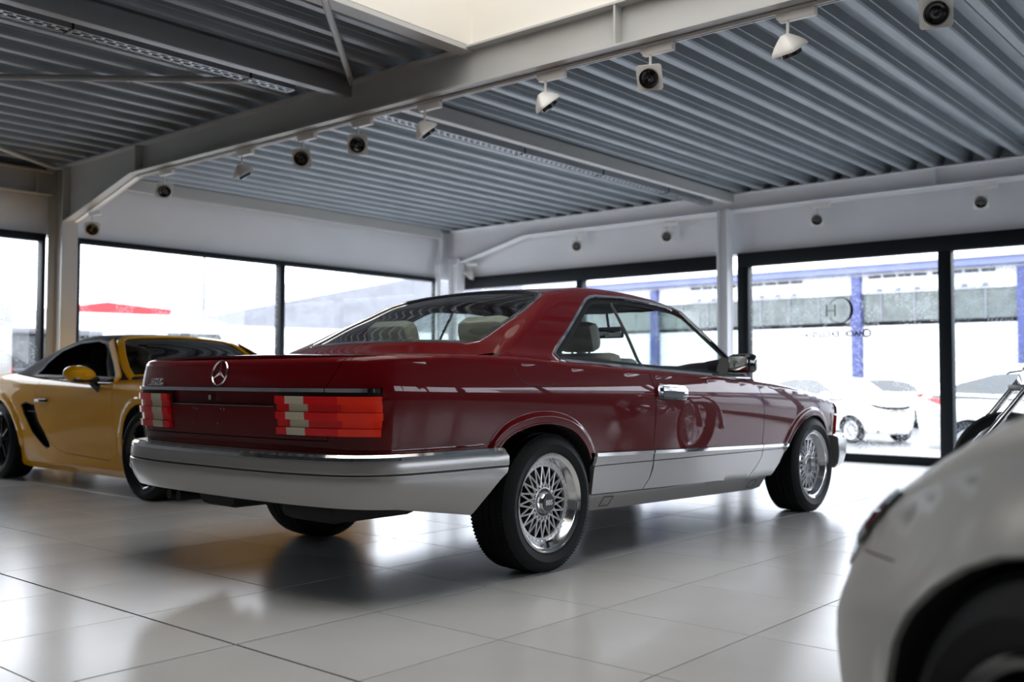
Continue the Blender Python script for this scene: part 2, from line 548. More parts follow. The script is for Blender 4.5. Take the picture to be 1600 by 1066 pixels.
# ---------------------------------------------------------------- car bodies
class Shell:
    """a car body as surfaces: wall (along the plan outline, up), deck, cabin side and cabin top.
    local frame: x forward from the rear axle, y to the left, z up"""
    def __init__(s, out, zs, zc, ysf, ztop, kx, crown=.05, rsh=.03, tumble=.25, tuck=.30, tuckk=.5, belly=.02, deckcrown=.02, flare=.035, cw=None, lean=.100):
        P = catmull(out, 14)
        P = resample(P, .01, False)
        s.P = P
        d = np.gradient(P, axis=0)
        n = np.stack([d[:, 1], -d[:, 0]], 1) * -1     # outward for a path from rear centre, over +y, to front centre
        n = np.stack([-d[:, 1], d[:, 0]], 1)
        n /= np.linalg.norm(n, axis=1)[:, None]
        for _ in range(3): n[1:-1] = (n[:-2] + n[1:-1] * 2 + n[2:]) / 4
        n[0] = (-1, 0); n[-1] = (1, 0)
        s.n = n / np.linalg.norm(n, axis=1)[:, None]
        s.t = np.concatenate([[0], np.cumsum(np.linalg.norm(np.diff(P, axis=0), axis=1))])
        s.L = s.t[-1]
        s.zs, s.zc, s.ysf, s.ztop, s.kxf, s.crown = zs, zc, ysf, ztop, kx, crown
        s.rsh, s.tumble, s.tuck, s.tuckk, s.belly, s.dc, s.flare = rsh, tumble, tuck, tuckk, belly, deckcrown, flare
        s.bumps = []
        s.lean = lean
        iy = int(np.argmax(P[:, 1]))
        s._side = (P[:, 0], s.t)
        s.cw = cw or (lambda x: 1.0 + 0 * x)
    def tx(s, x):
        """outline parameter for a place on the side"""
        return float(np.interp(x, s._side[0], s._side[1]))
    def ty(s, y):
        """outline parameter on the rear face for half-width y"""
        i = int(np.argmax(s.P[:, 1]))
        return float(np.interp(y, s.P[:i, 1], s.t[:i]))
    def tyf(s, y):
        i = int(np.argmax(s.P[:, 1]))
        return float(np.interp(-y, -s.P[i:, 1], s.t[i:]))
    def wtop(s, T):
        x = np.interp(np.abs(T), s.t, s.P[:, 0])
        return s.zs(x) - s.rsh + s.rsh * math.pi / 2
    def wall(s, P, front=False):
        P = np.asarray(P, float)
        T = P[:, 0]; w = P[:, 1]
        if front: T = np.where(T >= 0, s.L - T, -(s.L + T))
        a = np.abs(T)
        x = np.interp(a, s.t, s.P[:, 0]); y = np.interp(a, s.t, s.P[:, 1])
        nx = np.interp(a, s.t, s.n[:, 0]); ny = np.interp(a, s.t, s.n[:, 1])
        l = np.hypot(nx, ny); nx /= l; ny /= l
        zs = s.zs(x); r = s.rsh; zc = s.zc(x)
        th = np.clip((w - (zs - r)) / r, 0, math.pi / 2)
        over = np.maximum((w - (zs - r)) / r - math.pi / 2, 0) * r
        under = w <= zs - r
        z = np.where(under, w, zs - r + r * np.sin(th))
        zl = np.minimum(z, zs - r)
        tt_ = np.clip(zl - zc, 0, 1)
        ins = s.tumble * 1.36 * (np.sqrt(tt_ ** 2 + .0064) - .08)
        dd_ = np.clip(zc - z, 0, 1)
        ins = ins + s.belly * (dd_ / .3) ** 2 + s.lean * (np.sqrt(dd_ ** 2 + .0036) - .06)
        ins = ins + s.tuckk * np.clip(s.tuck - z, 0, 1)
        ins = ins + np.where(under, 0, r * (1 - np.cos(th))) + over
        o = 0
        for f in s.bumps: o = o + f(x, z)
        ins = ins - o * (ny > .6)
        sg = np.where(T >= 0, -1.0, 1.0)
        return np.stack([x - nx * ins, sg * (y - ny * ins), z], 1)
    def wallf(s, P): return s.wall(P, True)
    def side(s, sg):
        """cabin side surface in (x, z)"""
        def f(P):
            P = np.asarray(P, float); x, z = P[:, 0], P[:, 1]
            zb = s.zs(x)
            y = s.ysf(z) * s.cw(x) + s.flare * np.clip(1 - (z - zb) / .07, 0, 1) ** 2
            return np.stack([x, sg * y, z], 1)
        return f
    def top(s, P):
        P = np.asarray(P, float); x, y = P[:, 0], P[:, 1]
        return np.stack([x, y, s.zt(x, y)], 1)
    def zt(s, x, y): return s.ztop(x + s.kxf(x) * y * y) - s.crown * y * y
    def deck(s, P):
        P = np.asarray(P, float); x, y = P[:, 0], P[:, 1]
        return np.stack([x, y, s.zs(x) + s.dc * np.clip(1 - (y / .8) ** 2, -.2, 1)], 1)
    def arch_bump(s, poly, h=.012, w=.05):
        poly = np.array(poly)
        def f(x, z):
            d = segdist(np.stack([x, z], 1), poly, False)
            t = np.clip((w + .012 - d) / .030, 0, 1)
            return h * t * t * (3 - 2 * t)
        s.bumps.append(f)
    def corner(s, x):
        y = .6
        for _ in range(40): y = .5 * y + .5 * float(s.ysf(s.zt(x, y)) * s.cw(x))
        z = float(s.zt(x, y)); zb = float(s.zs(x))
        if z < zb + .004: return None
        rr = min(.05, (z - zb) * .55)
        zB = z - rr * .9
        yA = y - rr
        return (x, yA, float(s.zt(x, yA))), (x, y, z), (x, float(s.side(1)(np.array([[x, zB]]))[0, 1]), zB)
    def cabin_setup(s, x0, x1, n=70):
        st = []
        for x in np.linspace(x0, x1, n):
            c = s.corner(x)
            if c: st.append((x, c))
        s.st = st
        s.xa, s.xb = st[0][0], st[-1][0]
        def solve(y, lo, hi, rising):
            for _ in range(40):
                m = (lo + hi) / 2; g = float(s.zt(m, y) - s.zs(m) + .002)
                if (g > 0) == rising: hi = m
                else: lo = m
            return (lo + hi) / 2
        mid = (x0 + x1) / 2
        ya = st[0][1][0][1]; yb = st[-1][1][0][1]
        s.rear = [(solve(y, x0 - .6, mid, True), y) for y in np.linspace(-ya, ya, 15)]
        s.front = [(solve(y, mid, x1 + .9, False), y) for y in np.linspace(-yb, yb, 15)]
    def top_outline(s):
        R_ = [(c[0][0], c[0][1]) for x, c in s.st]
        return s.rear[1:-1] [::-1] + [(x, -y) for x, y in R_] + s.front[1:-1] + [(x, y) for x, y in R_[::-1]]
    def footprint(s):
        L = [(x, float(s.side(1)(np.array([[x, float(s.zs(x)) + .001]]))[0, 1]) - .004) for x, c in s.st]
        return s.rear[1:-1][::-1] + [(x, -y) for x, y in L] + s.front[1:-1] + [(x, y) for x, y in L[::-1]]
    def side_outline(s):
        lo = [(x, float(s.zs(x)) - .004) for x, c in s.st]
        hi = [(x, c[2][2]) for x, c in s.st]
        return lo + hi[::-1]
    def corner_strip(s, name, sg, m, parent):
        V = []; F = []; K = 8
        for x, (A, Cn, B) in s.st:
            A, Cn, B = map(np.array, (A, Cn, B))
            for k in range(K + 1):
                t = k / K
                p = (1-t)**2 * A + 2*t*(1-t) * Cn + t*t * B
                V.append((p[0], sg * p[1], p[2]))
        n = len(s.st)
        for i in range(n - 1):
            for k in range(K):
                a = i * (K + 1) + k
                f = (a, a + 1, a + K + 2, a + K + 1)
                F.append(f if sg > 0 else f[::-1])
        F = [f[::-1] for f in F]
        return mesh_obj(name, V, F, m, parent, True)
    def wallpts(s, pts):
        """(x, z) places on the side -> surface domain"""
        return [(s.tx(x), z) for x, z in pts]
    def top_edge(s, t0, t1, n=40):
        return [(t, float(s.wtop(np.array([t]))[0])) for t in np.linspace(t0, t1, n)]

def arch_curve(cx, cz, r, z0, k=22, rx=None):
    """wheel-arch lip from front-bottom over the top to rear-bottom, ends at height z0"""
    rx = rx or r
    a0 = math.asin(max(-1, min(1, (z0 - cz) / r)))
    return [(cx + rx * math.cos(a), cz + r * math.sin(a)) for a in np.linspace(a0, math.pi - a0, k)]

def arch_liner(name, sh, pts, m, parent, sg, yin=.50):
    """black tunnel behind a wheel arch"""
    V = []; F = []
    P = np.array(sh.wallpts(pts)); W = sh.wall(P); n = len(pts)
    V = [(p[0], sg * (abs(p[1]) - .006), p[2]) for p in W] + [(p[0], sg * yin, p[2]) for p in W]
    for i in range(n - 1):
        F.append((i, i + 1, n + i + 1, n + i))
    c = len(V); V.append((float(np.mean([p[0] for p in W])), sg * yin, float(min(p[2] for p in W))))
    for i in range(n - 1): F.append((c, n + i, n + i + 1))
    return mesh_obj(name, V, F, m, parent, True, 40)

def car_wheel(name, Rt=.32, w=.235, rim=.222, style='mesh', m_rim='alloy', m_spoke='silver', parent=None, caps=None):
    """wheel with its outer face towards -y, centre at the origin"""
    root = empty(name, parent=parent)
    h = w / 2
    T = MB()
    prof = [(rim - .006, -h + .022), (rim + .004, -h + .010), (rim + .020, -h + .004), ((Rt + rim) / 2 - .004, -h - .004), (Rt - .028, -h + .006), (Rt - .014, -h + .016)]
    tre = []
    ng = 5
    y = -h + .024; step = (w - .048) / ng
    for i in range(ng):
        tre += [(Rt - (.003 if i in (0, ng - 1) else 0), y + .005), (Rt - (.003 if i in (0, ng - 1) else 0), y + step - .005)]
        if i < ng - 1: tre += [(Rt - .009, y + step - .003), (Rt - .009, y + step + .003)]
        y += step
    prof += tre
    prof += [(Rt - .014, h - .016), (Rt - .028, h - .006), ((Rt + rim) / 2, h + .002), (rim + .004, h - .012), (rim - .006, h - .022)]
    T.lathe([(r, -v) for r, v in prof][::-1], 96, axis='Y')
    # cross grooves in the shoulder of the tread
    tb = T.build('tyre', M['tyre'], root, True, 32)
    G = MB()
    for i in range(110):
        a = 2 * math.pi * i / 110
        for sgn in (-1, 1):
            mt = Matrix.Rotation(a, 4, 'Y')
            G.box((0, sgn * (h - .042), Rt - .0042), (.009, .040, .003), mt)
    tag(G.build('tread_blocks', M['tyre'], root, False), kind='stuff')
    rb = MB()
    dz = .052 if style == 'mesh' else .02
    yf = -h + .004
    rb.lathe([(r, -v) for r, v in [(rim - .012, h - .03), (rim - .03, .02), (rim - .040, yf + dz + .012), (rim - .034, yf + dz), (rim - .028, yf + dz - .014), (rim - .022, yf + .028), (rim - .016, yf + .014), (rim - .006, yf + .010), (rim - .002, yf + .004), (rim + .002, yf), (rim + .006, yf + .003), (rim + .005, yf + .014)]], 96, axis='Y')
    rb.build('rim', M[m_rim], root, True, 40)
    back = MB()
    back.cyl((0, .0, 0), (0, .02, 0), rim - .03, n=40)
    back.lathe([(r, -v) for r, v in [(rim - .034, .0), (rim - .034, yf + dz + .02)]], 40, axis='Y')
    back.build('brake_disc', M['under'], root, True, 40)
    S = MB()
    if style == 'mesh':
        N = 20; yo = yf + dz
        ro, ri = rim - .054, .070
        S.lathe([(r, -v) for r, v in [(rim - .034, yo + .012), (rim - .034, yo), (ro - .004, yo - .001), (ro - .006, yo + .014)]], 80, axis='Y')
        for k in range(N):
            a = 2 * math.pi * k / N
            for d in (-1, 1):
                b = a + d * 2 * math.pi / N * 1.0
                p0 = (ro * math.sin(a), yo + .004, ro * math.cos(a)); p1 = (ri * math.sin(b), yo - .004, ri * math.cos(b))
                S.cyl(p0, p1, .0042, .0052, 6)
            for q in (0, .5):
                c = a + q * 2 * math.pi / N
                S.cyl((.060 * math.sin(c), yo + .010, .060 * math.cos(c)), (.066 * math.sin(c), yo - .010, .066 * math.cos(c)), .006, .0045, 6)
            c = a + math.pi / N
            S.cyl((.083 * math.sin(c), yo + .006, .083 * math.cos(c)), (.083 * math.sin(c), yo - .010, .083 * math.cos(c)), .0065, .004, 6)
        S.lathe([(r, -v) for r, v in [(.080, yo + .012), (.078, yo + .0), (.064, yo + .004), (.064, yo + .012)]], 48, axis='Y')
        tag(S.build('mesh_spokes', M[m_spoke], root, True, 35), kind='stuff')
        B = MB()
        for k in range(40):
            a = 2 * math.pi * (k + .5) / 40
            r = rim - .046
            B.cyl((r * math.sin(a), yo, r * math.cos(a)), (r * math.sin(a), yo - .006, r * math.cos(a)), .0042, .0034, 6)
        tag(B.build('rim_bolts', M['chrome'], root, True, 30), kind='stuff')
        Cp = MB()
        Cp.lathe([(r, -v) for r, v in [(.056, yo + .01), (.055, yo - .008), (.050, yo - .020), (.043, yo - .032), (.036, yo - .036), (.0345, yo - .033)]], 12, axis='Y')
        Cp.build('center_nut', M['alloy'], root, True, 20)
        D = MB()
        D.lathe([(r, -v) for r, v in [(.0415, yo - .026), (.0405, yo - .0375), (.0, yo - .039)]], 40, axis='Y')
        D.build('center_cap', M['black'], root, True, 40)
        mt = Matrix.Translation((0, yo - .0392, 0)) @ Matrix.Rotation(R(90), 4, 'X')
        text_obj('cap_lettering', 'BBS', .032, .0006, M['white_print'], root, mt, bold=.0008)
        v = MB()
        v.cyl((.03, yo - .0, -(rim - .036)), (.035, yo - .035, -(rim - .046)), .005, .004, 8)
        v.build('valve', M['black'], root)
    elif style == 'star':
        N = 5; yo = yf + dz
        for k in range(N):
            a = 2 * math.pi * k / N
            for d in (-1, 1):
                b = a + d * .16
                p0 = Vector(((rim - .02) * math.sin(a + d * .23), yo - .004, (rim - .02) * math.cos(a + d * .23)))
                p1 = Vector((.05 * math.sin(a + d * .35), yo + .015, .05 * math.cos(a + d * .35)))
                S.cyl(p0, p1, .011, .013, 6)
        S.lathe([(r, -v) for r, v in [(.062, yo + .02), (.058, yo + .0), (.03, yo - .006), (0, yo - .006)]], 32, axis='Y')
        S.build('spokes', M[m_spoke], root, True, 35)
    else:
        N = 10; yo = yf + dz
        for k in range(N):
            a = 2 * math.pi * k / N
            p0 = Vector(((rim - .02) * math.sin(a), yo - .004, (rim - .02) * math.cos(a)))
            p1 = Vector((.04 * math.sin(a), yo + .01, .04 * math.cos(a)))
            S.cyl(p0, p1, .013, .010, 6)
        S.lathe([(r, -v) for r, v in [(.06, yo + .02), (.05, yo - .002), (0, yo - .006)]], 24, axis='Y')
        S.build('spokes', M[m_spoke], root, True, 35)
    return root

def place_wheels(proto, root, pts):
    """pts: (x, y, z, side)"""
    for i, (x, y, z, sg) in enumerate(pts):
        w = proto if i == 0 else copy_tree(proto, root)
        w.parent = root
        w.location = (x, y, z)
        w.rotation_euler = (0, R(7 * i), 0) if sg < 0 else (0, 0, math.pi)

# ---------------------------------------------------------------- the room
XW, YW, YR, XB = 7.15, 6.75, -9.0, -8.0          # wall planes: far wall, left wall, right wall, wall behind
TS, TX, TY = 0.619, -1.655, -0.8675               # tile pitch and the two wide joints
floor = MB().box(((XW + XB) / 2, (YW + YR) / 2, -.06), (XW - XB + .3, YW - YR + .3, .108)).build('floor', M['grout'], None, False)
tag(floor, kind='structure')
def tile_mesh(w, d):
    b = .0008; z = 0.0
    V = []; F = []
    for q, zz in ((0, -.008), (0, z - b), (b, z)):
        for sx, sy in ((-1, -1), (1, -1), (1, 1), (-1, 1)):
            V.append((sx * (w / 2 - q), sy * (d / 2 - q), zz))
    for l in (0, 4):
        for i in range(4): F.append((l + i, l + (i + 1) % 4, l + 4 + (i + 1) % 4, l + 4 + i))
    F.append((8, 9, 10, 11))
    me = bpy.data.meshes.new('tile')
    me.from_pydata(V, [], F); me.materials.append(M['tile'])
    return me
_tiles = {}
far_V = []; far_F = []
ix0, ix1 = int(math.floor((XB - TX) / TS)), int(math.ceil((XW - TX) / TS))
iy0, iy1 = int(math.floor((YR - TY) / TS)), int(math.ceil((YW - TY) / TS))
for i in range(ix0, ix1):
    for j in range(iy0, iy1):
        gx0 = .005 if i == 0 else .0023; gx1 = .005 if i == -1 else .0023
        gy0 = .005 if j == 0 else .0023; gy1 = .005 if j == -1 else .0023
        x0 = max(TX + i * TS, XB) + gx0; x1 = min(TX + (i + 1) * TS, XW) - gx1
        y0 = max(TY + j * TS, YR) + gy0; y1 = min(TY + (j + 1) * TS, YW) - gy1
        if x1 - x0 < .02 or y1 - y0 < .02: continue
        w, d = round(x1 - x0, 4), round(y1 - y0, 4)
        c = ((x0 + x1) / 2, (y0 + y1) / 2)
        if (w, d) not in _tiles: _tiles[(w, d)] = tile_mesh(w, d)
        me = _tiles[(w, d)]
        # tiles in front of the lens are parts, the rest lie in one mesh
        v = Vector((c[0] + 3.6, c[1] + 3.73)); fw = v.x * .7597 + v.y * .6503; lat = v.x * .6503 - v.y * .7597
        if fw > 1.2 and abs(lat) < fw * .53 + .35 and not (i % 1) and len(_tiles) and (c[0] > -3.6):
            o = bpy.data.objects.new('tile', me); COL.objects.link(o)
            o.parent = floor; o.location = (c[0], c[1], 0)
        else:
            b = len(far_V)
            far_V += [(p.co.x + c[0], p.co.y + c[1], p.co.z) for p in me.vertices]
            far_F += [tuple(k + b for k in p.vertices) for p in me.polygons]
tag(mesh_obj('outer_tiles', far_V, far_F, M['tile'], floor), kind='stuff')

def struct(name, mb, m, parent=None, sharp=30):
    o = mb.build(name, m, parent, True, sharp)
    if parent is None: tag(o, kind='structure')
    return o

ZH = 2.39                                          # head of the window frames
w_far = struct('wall_far', MB().box((XW + .12, (YW + YR) / 2, (ZH + 4.0) / 2), (.24, YW - YR + .48, 4.0 - ZH)), M['wall'])
w_left = struct('wall_left', MB().box(((XW + XB) / 2, YW + .12, (ZH + 4.0) / 2), (XW - XB, .24, 4.0 - ZH)), M['wall'])
w_right = struct('wall_right', MB().box(((XW + XB) / 2, YR - .12, (ZH + 4.0) / 2), (XW - XB, .24, 4.0 - ZH)).box(((1.4 + XB) / 2, YR - .12, ZH / 2), (1.4 - XB, .24, ZH)).box(((1.4 + XW) / 2, YR - .12, .62), (XW - 1.4, .24, 1.24)), M['wall_dark'])
struct('wall_left', MB().box(((XB - .72) / 2, YW + .12, 1.2), (-.72 - XB, .24, 2.4)), M['wall'])  # unseen wall stretch, added to keep daylight out of the left bay
w_back = struct('wall_back', MB().box((XB - .12, (YW + YR) / 2, 2.0), (.24, YW - YR + .48, 4.0)), M['wall_mid'])

def window(name, axis, at, a0, a1, cuts, head, foot=.09, mull=.07, post0=.07, post1=.07, glassm='g_win'):
    """a glazed bay; axis 'x' = plane x = at running along y, axis 'y' = plane y = at running along x"""
    def P(a, z, dep): return (at + dep, a, z) if axis == 'x' else (a, at + dep, z)
    def S(la, lz, dep): return (dep, la, lz) if axis == 'x' else (la, dep, lz)
    root = empty(name, P((a0 + a1) / 2, 0, .06)); tag(root, kind='structure')
    inv = Vector(root.location)
    def bx(nm, a, z, la, lz, dep=.10, m='frame', d0=.06):
        o = MB().box(Vector(P(a, z, d0)) - inv, S(la, lz, dep), bev=.004).build(nm, M[m], root, True, 30)
        return o
    bx('head_frame', (a0 + a1) / 2, ZH - head / 2, a1 - a0, head, .12)
    bx('sill_frame', (a0 + a1) / 2, foot / 2, a1 - a0, foot, .12)
    edges = [a0] + list(cuts) + [a1]
    for k, c in enumerate(edges):
        wdt = post0 if k == 0 else post1 if k == len(edges) - 1 else mull
        cc = c + wdt / 2 if k == 0 else c - wdt / 2 if k == len(edges) - 1 else c
        bx('mullion', cc, (ZH - head + foot) / 2, wdt, ZH - head - foot, .118)
    for k in range(len(edges) - 1):
        l = edges[k] + (post0 if k == 0 else mull / 2); r = edges[k + 1] - (post1 if k == len(edges) - 2 else mull / 2)
        z0, z1 = foot, ZH - head
        p = [P(l, z0, .07), P(r, z0, .07), P(r, z1, .07), P(l, z1, .07)]
        mesh_obj('pane', [Vector(q) - inv for q in p], [(0, 1, 2, 3)], M[glassm], root)
    return root
# far wall bays (running along y)
window('window_1', 'x', XW - .06, -4.66, 1.90, [-.46, -2.6], .16, mull=.13, post0=.14, post1=.14)
window('window_2', 'x', XW - .06, 2.06, 6.52, [4.24], .17, mull=.09, post0=.06, post1=.05)
struct('wall_far', MB().box((XW + .12, (-4.66 + YR) / 2, .62), (.24, -4.66 - YR, 1.24)), M['wall_dark'])
window('window_3', 'x', XW - .06, -9.0, -4.80, [-6.9], .10, foot=1.25)  # out-of-view bay; sill raised to dim the light on the floor
# left wall bays (running along x)
window('window_4', 'y', YW - .06, 1.44, 6.92, [4.10], .055, mull=.07, post0=.03, post1=.05)
window('window_5', 'y', YW - .06, -.70, 1.10, [], .075, mull=.08, post0=.06, post1=.04)

window('window_7', 'y', YR - .06, 1.4, 7.10, [3.3, 5.2], .08, foot=1.25)  # unseen bay; high sill cuts floor light and reflections in the car
# lettering on the glass of the right-hand bay, read from outside
_tm = Matrix(((0, 0, 1, 0), (1, 0, 0, 0), (0, 1, 0, 0), (0, 0, 0, 1)))
logo = empty('window_lettering', (XW + .004, .70, 1.4))
tag(logo, 'dark monogram and small name lettering stuck on the big right-hand window pane, seen from behind', 'lettering')
_A = [math.radians(a) for a in np.linspace(38, 322, 40)]
_o = [(.145 * math.cos(a) , .145 * math.sin(a)) for a in _A]
_i = [(.140 * math.cos(a) + .030 * max(0, -math.cos(a)) ** 1.5, .137 * math.sin(a)) for a in _A[::-1]]
MB().prism(_o + _i, 0, .001, Matrix.Translation((0, -.03, .265)) @ _tm).prism([(.108, .07), (.118, .118), (.114, .060)], 0, .001, Matrix.Translation((0, -.03, .265)) @ _tm).prism([(.108, -.07), (.114, -.060), (.118, -.118)], 0, .001, Matrix.Translation((0, -.03, .265)) @ _tm).build('letter', M['gloss_black'], logo, False)
_h = MB()
for _c, _d in (((-.048, 0), (.012, .120)), ((.048, 0), (.012, .120)), ((0, 0), (.09, .006)), ((-.048, .060), (.032, .005)), ((-.048, -.060), (.032, .005)), ((.048, .060), (.032, .005)), ((.048, -.060), (.032, .005))):
    _h.box((_c[0], _c[1], .0005), (_d[0], _d[1], .001), Matrix.Translation((0, .082, .265)) @ _tm)
_h.build('letter', M['gloss_black'], logo, False)
_w = {'I': .6, 'L': .85, 'E': .9, ' ': .8, 'C': 1.15, 'H': 1.1, 'A': 1.1, 'K': 1.0, 'X': 1.0, 'U': 1.05, 'S': .95, 'V': 1.05}
_x = -.36
for ch in 'CHACK EXCLUSIV':
    a = .0545 * _w[ch]
    if ch != ' ': text_obj('letter', ch, .088 if ch != 'C' or _x > -.34 else .13, .001, M['gloss_black'], logo, Matrix.Translation((0, _x + a / 2, 0)) @ _tm, bold=.0025)
    _x += a

# columns
def h_beam_poly(b, h, tf, tw):
    return [(-b/2, -h/2), (b/2, -h/2), (b/2, -h/2+tf), (tw/2, -h/2+tf), (tw/2, h/2-tf), (b/2, h/2-tf), (b/2, h/2), (-b/2, h/2), (-b/2, h/2-tf), (-tw/2, h/2-tf), (-tw/2, -h/2+tf), (-b/2, -h/2+tf)]
col_steel = MB().prism(h_beam_poly(.165, .32, .014, .010), 0, 3.08)
c1 = col_steel.build('steel_column', M['steel'], None, True, 30, loc=(1.212, 6.565, 0))
tag(c1, 'grey steel column at the left, under the end of the big roof beam', 'column')
c2 = MB().prism(h_beam_poly(.14, .14, .012, .009), 0, 2.90).build('steel_column', M['wall'], None, True, 30, loc=(XW - .19, 1.99, 0))
tag(c2, 'pale steel column between the two glazed bays behind the red car', 'column')
c3 = MB().prism(h_beam_poly(.16, .18, .012, .009), 0, 2.66).build('steel_column', M['wall'], None, True, 30, loc=(XW - .17, 6.40, 0))
tag(c3, 'pale steel column standing in the room corner beside the downpipe', 'column')
pipe = empty('downpipe', (6.80, 6.60, 0)); tag(pipe, 'white rainwater pipe with a bend in the room corner', 'pipe')
MB().tube([(0, 0, .02), (0, 0, 2.55), (.02, .01, 2.62), (.06, .02, 2.72), (.07, .02, 2.80), (.07, .02, 3.05)], .040, 14).build('pipe', M['wall'], pipe)
MB().cyl((0, 0, 2.50), (0, 0, 2.58), .048, n=16).build('pipe_collar', M['wall'], pipe)
MB().cyl((0, 0, 1.2), (0, 0, 1.24), .046, n=16).build('pipe_collar', M['wall'], pipe)

# ---------------------------------------------------------------- roof structure
def i_beam(name, a, b, w, z0, z1, m, label, tf=.014, stiff=(), haunch=None, cat='beam', skew=None):
    """I-beam from plan point a to b, with stiffener plates and an optional haunch at end b (length, drop)"""
    a = Vector((*a, 0)); b = Vector((*b, 0)); L = (b - a).length; ang = math.atan2(b.y - a.y, b.x - a.x)
    root = empty(name, (a.x, a.y, 0), ang); tag(root, label, cat)
    MB().box((L / 2, 0, z1 - tf / 2), (L, w, tf)).build('top_flange', m, root, True)
    Lh = L - (haunch[0] if haunch else 0)
    prof = [(0, z0), (Lh, z0)]
    if haunch: prof += [(L - .02, z0 - haunch[1]), (L, z0 - haunch[1])]
    else: prof = [(0, z0), (L, z0)]
    web = prof + [(prof[-1][0], z1 - tf), (0, z1 - tf)]
    mt = Matrix(((1, 0, 0, 0), (0, 0, -1, 0), (0, 1, 0, 0), (0, 0, 0, 1)))
    MB().prism(web, -.005, .005, mt).build('web', m, root, True)
    V = []; F = []
    for x, z in prof:
        V += [(x, -w/2, z), (x, w/2, z), (x, w/2, z + tf), (x, -w/2, z + tf)]
    n = len(prof)
    for i in range(n - 1):
        for k in range(4): F.append((i*4+k, i*4+(k+1) % 4, (i+1)*4+(k+1) % 4, (i+1)*4+k))
    F += [(0, 3, 2, 1), tuple((n-1)*4+k for k in range(4))]
    mesh_obj('bottom_flange', V, F, m, root, True, 30)
    for sx in stiff:
        MB().box((sx, 0, (z0 + z1) / 2), (.012, w - .01, z1 - z0 - 2 * tf)).build('stiffener', m, root, True)
    return root
BX = 1.21
i_beam('roof_beam', (BX, YR), (BX, 6.41), .16, 2.82, 3.085, M['steel'], 'big grey steel roof beam carrying the row of spotlights above the red car', stiff=(YR * -1 - .46, YR * -1 + 4.98, 2.5), haunch=(1.35, .33))
i_beam('edge_beam', (XW - .13, -3.6), (XW - .13, 6.50), .14, 2.885, 3.085, M['wall'], 'pale steel edge beam along the top of the far glazed wall', stiff=(3.6 - .42,), haunch=(1.4, .33))
i_beam('left_edge_beam', (XB, YW - .12), (BX - .10, YW - .12), .14, 2.78, 3.03, M['steel'], 'grey steel edge beam above the left window of the dark bay', stiff=(abs(XB) + .95,))

def deck(name, x0, x1, y0, y1, z0, holes=None, label=None):
    per = .275
    pr = [(0, 0), (.045, 0), (.052, .012), (.060, .050), (.066, .054), (.080, .118), (.135, .118), (.140, .110), (.165, .110), (.170, .118), (.225, .118), (.239, .054), (.245, .050), (.253, .012), (.262, 0)]
    V = []; F = []
    n = 0
    k0 = math.floor((y0 + .95) / per)
    ys_ = []
    y = k0 * per - .97
    while y < y1:
        for a, h in pr:
            yy = y + a
            if y0 <= yy <= y1: ys_.append((yy, h))
        y += per
    for yy, h in ys_:
        V += [(x0, yy, z0 + h), (x1, yy, z0 + h)]
    for i in range(len(ys_) - 1):
        F.append((2*i, 2*i+1, 2*i+3, 2*i+2))
    o = mesh_obj(name, V, F, M['deck'], None, False)
    tag(o, kind='structure')
    return o
deck('ceiling', BX, XW, YR, YW, 3.09)
deck('ceiling', XB, BX, .80, YW, 3.09)
deck('ceiling', XB, BX, YR, -2.25, 3.09)
deck('ceiling', XB, -2.75, -2.25, .80, 3.09)
roof = struct('ceiling', MB().box(((XB + BX) / 2 - 0, (YR - 2.25) / 2, 3.30), (BX - XB, -2.25 - YR, .1)).box(((XB + BX) / 2, (YW + .80) / 2, 3.30), (BX - XB, YW - .80, .1)).box(((XB - 2.75) / 2, -.725, 3.30), (-2.75 - XB, 3.05, .1)).box(((BX + XW) / 2, (YW + YR) / 2, 3.30), (XW - BX, YW - YR, .1)), M['deck'])
# skylight upstand
sk = empty('skylight', (-.75, -.72, 3.1)); tag(sk, kind='structure')
X0, X1, Y0, Y1 = -2.75, BX - .02, -2.25, .72
sw = MB()
for c, d in ((((X0+X1)/2, Y1+.04, 3.72), (X1-X0+.16, .08, 1.26)), (((X0+X1)/2, Y0-.04, 3.72), (X1-X0+.16, .08, 1.26)), ((X0-.04, (Y0+Y1)/2, 3.72), (.08, Y1-Y0, 1.26)), ((X1+.04, (Y0+Y1)/2, 3.72), (.08, Y1-Y0, 1.26))):
    sw.box(Vector(c) - Vector(sk.location), d)
sw.build('upstand', M['cream_wall'], sk, False)
tr = MB()
tr.box(Vector(((X0+X1)/2, Y1+.06, 3.075)) - Vector(sk.location), (X1-X0+.2, .12, .035)).box(Vector(((X0+X1)/2, Y0-.06, 3.075)) - Vector(sk.location), (X1-X0+.2, .12, .035)).box(Vector((X0-.06, (Y0+Y1)/2, 3.075)) - Vector(sk.location), (.12, Y1-Y0+.2, .035))
tr.build('edge_trim', M['steel'], sk, False)
mesh_obj('pane', [(X0+.75, Y0+.72, 1.24), (X1+.75, Y0+.72, 1.24), (X1+.75, Y1+.72, 1.24), (X0+.75, Y1+.72, 1.24)], [(0, 1, 2, 3)], glass('skylight_glass', (.45, .43, .40)), sk)

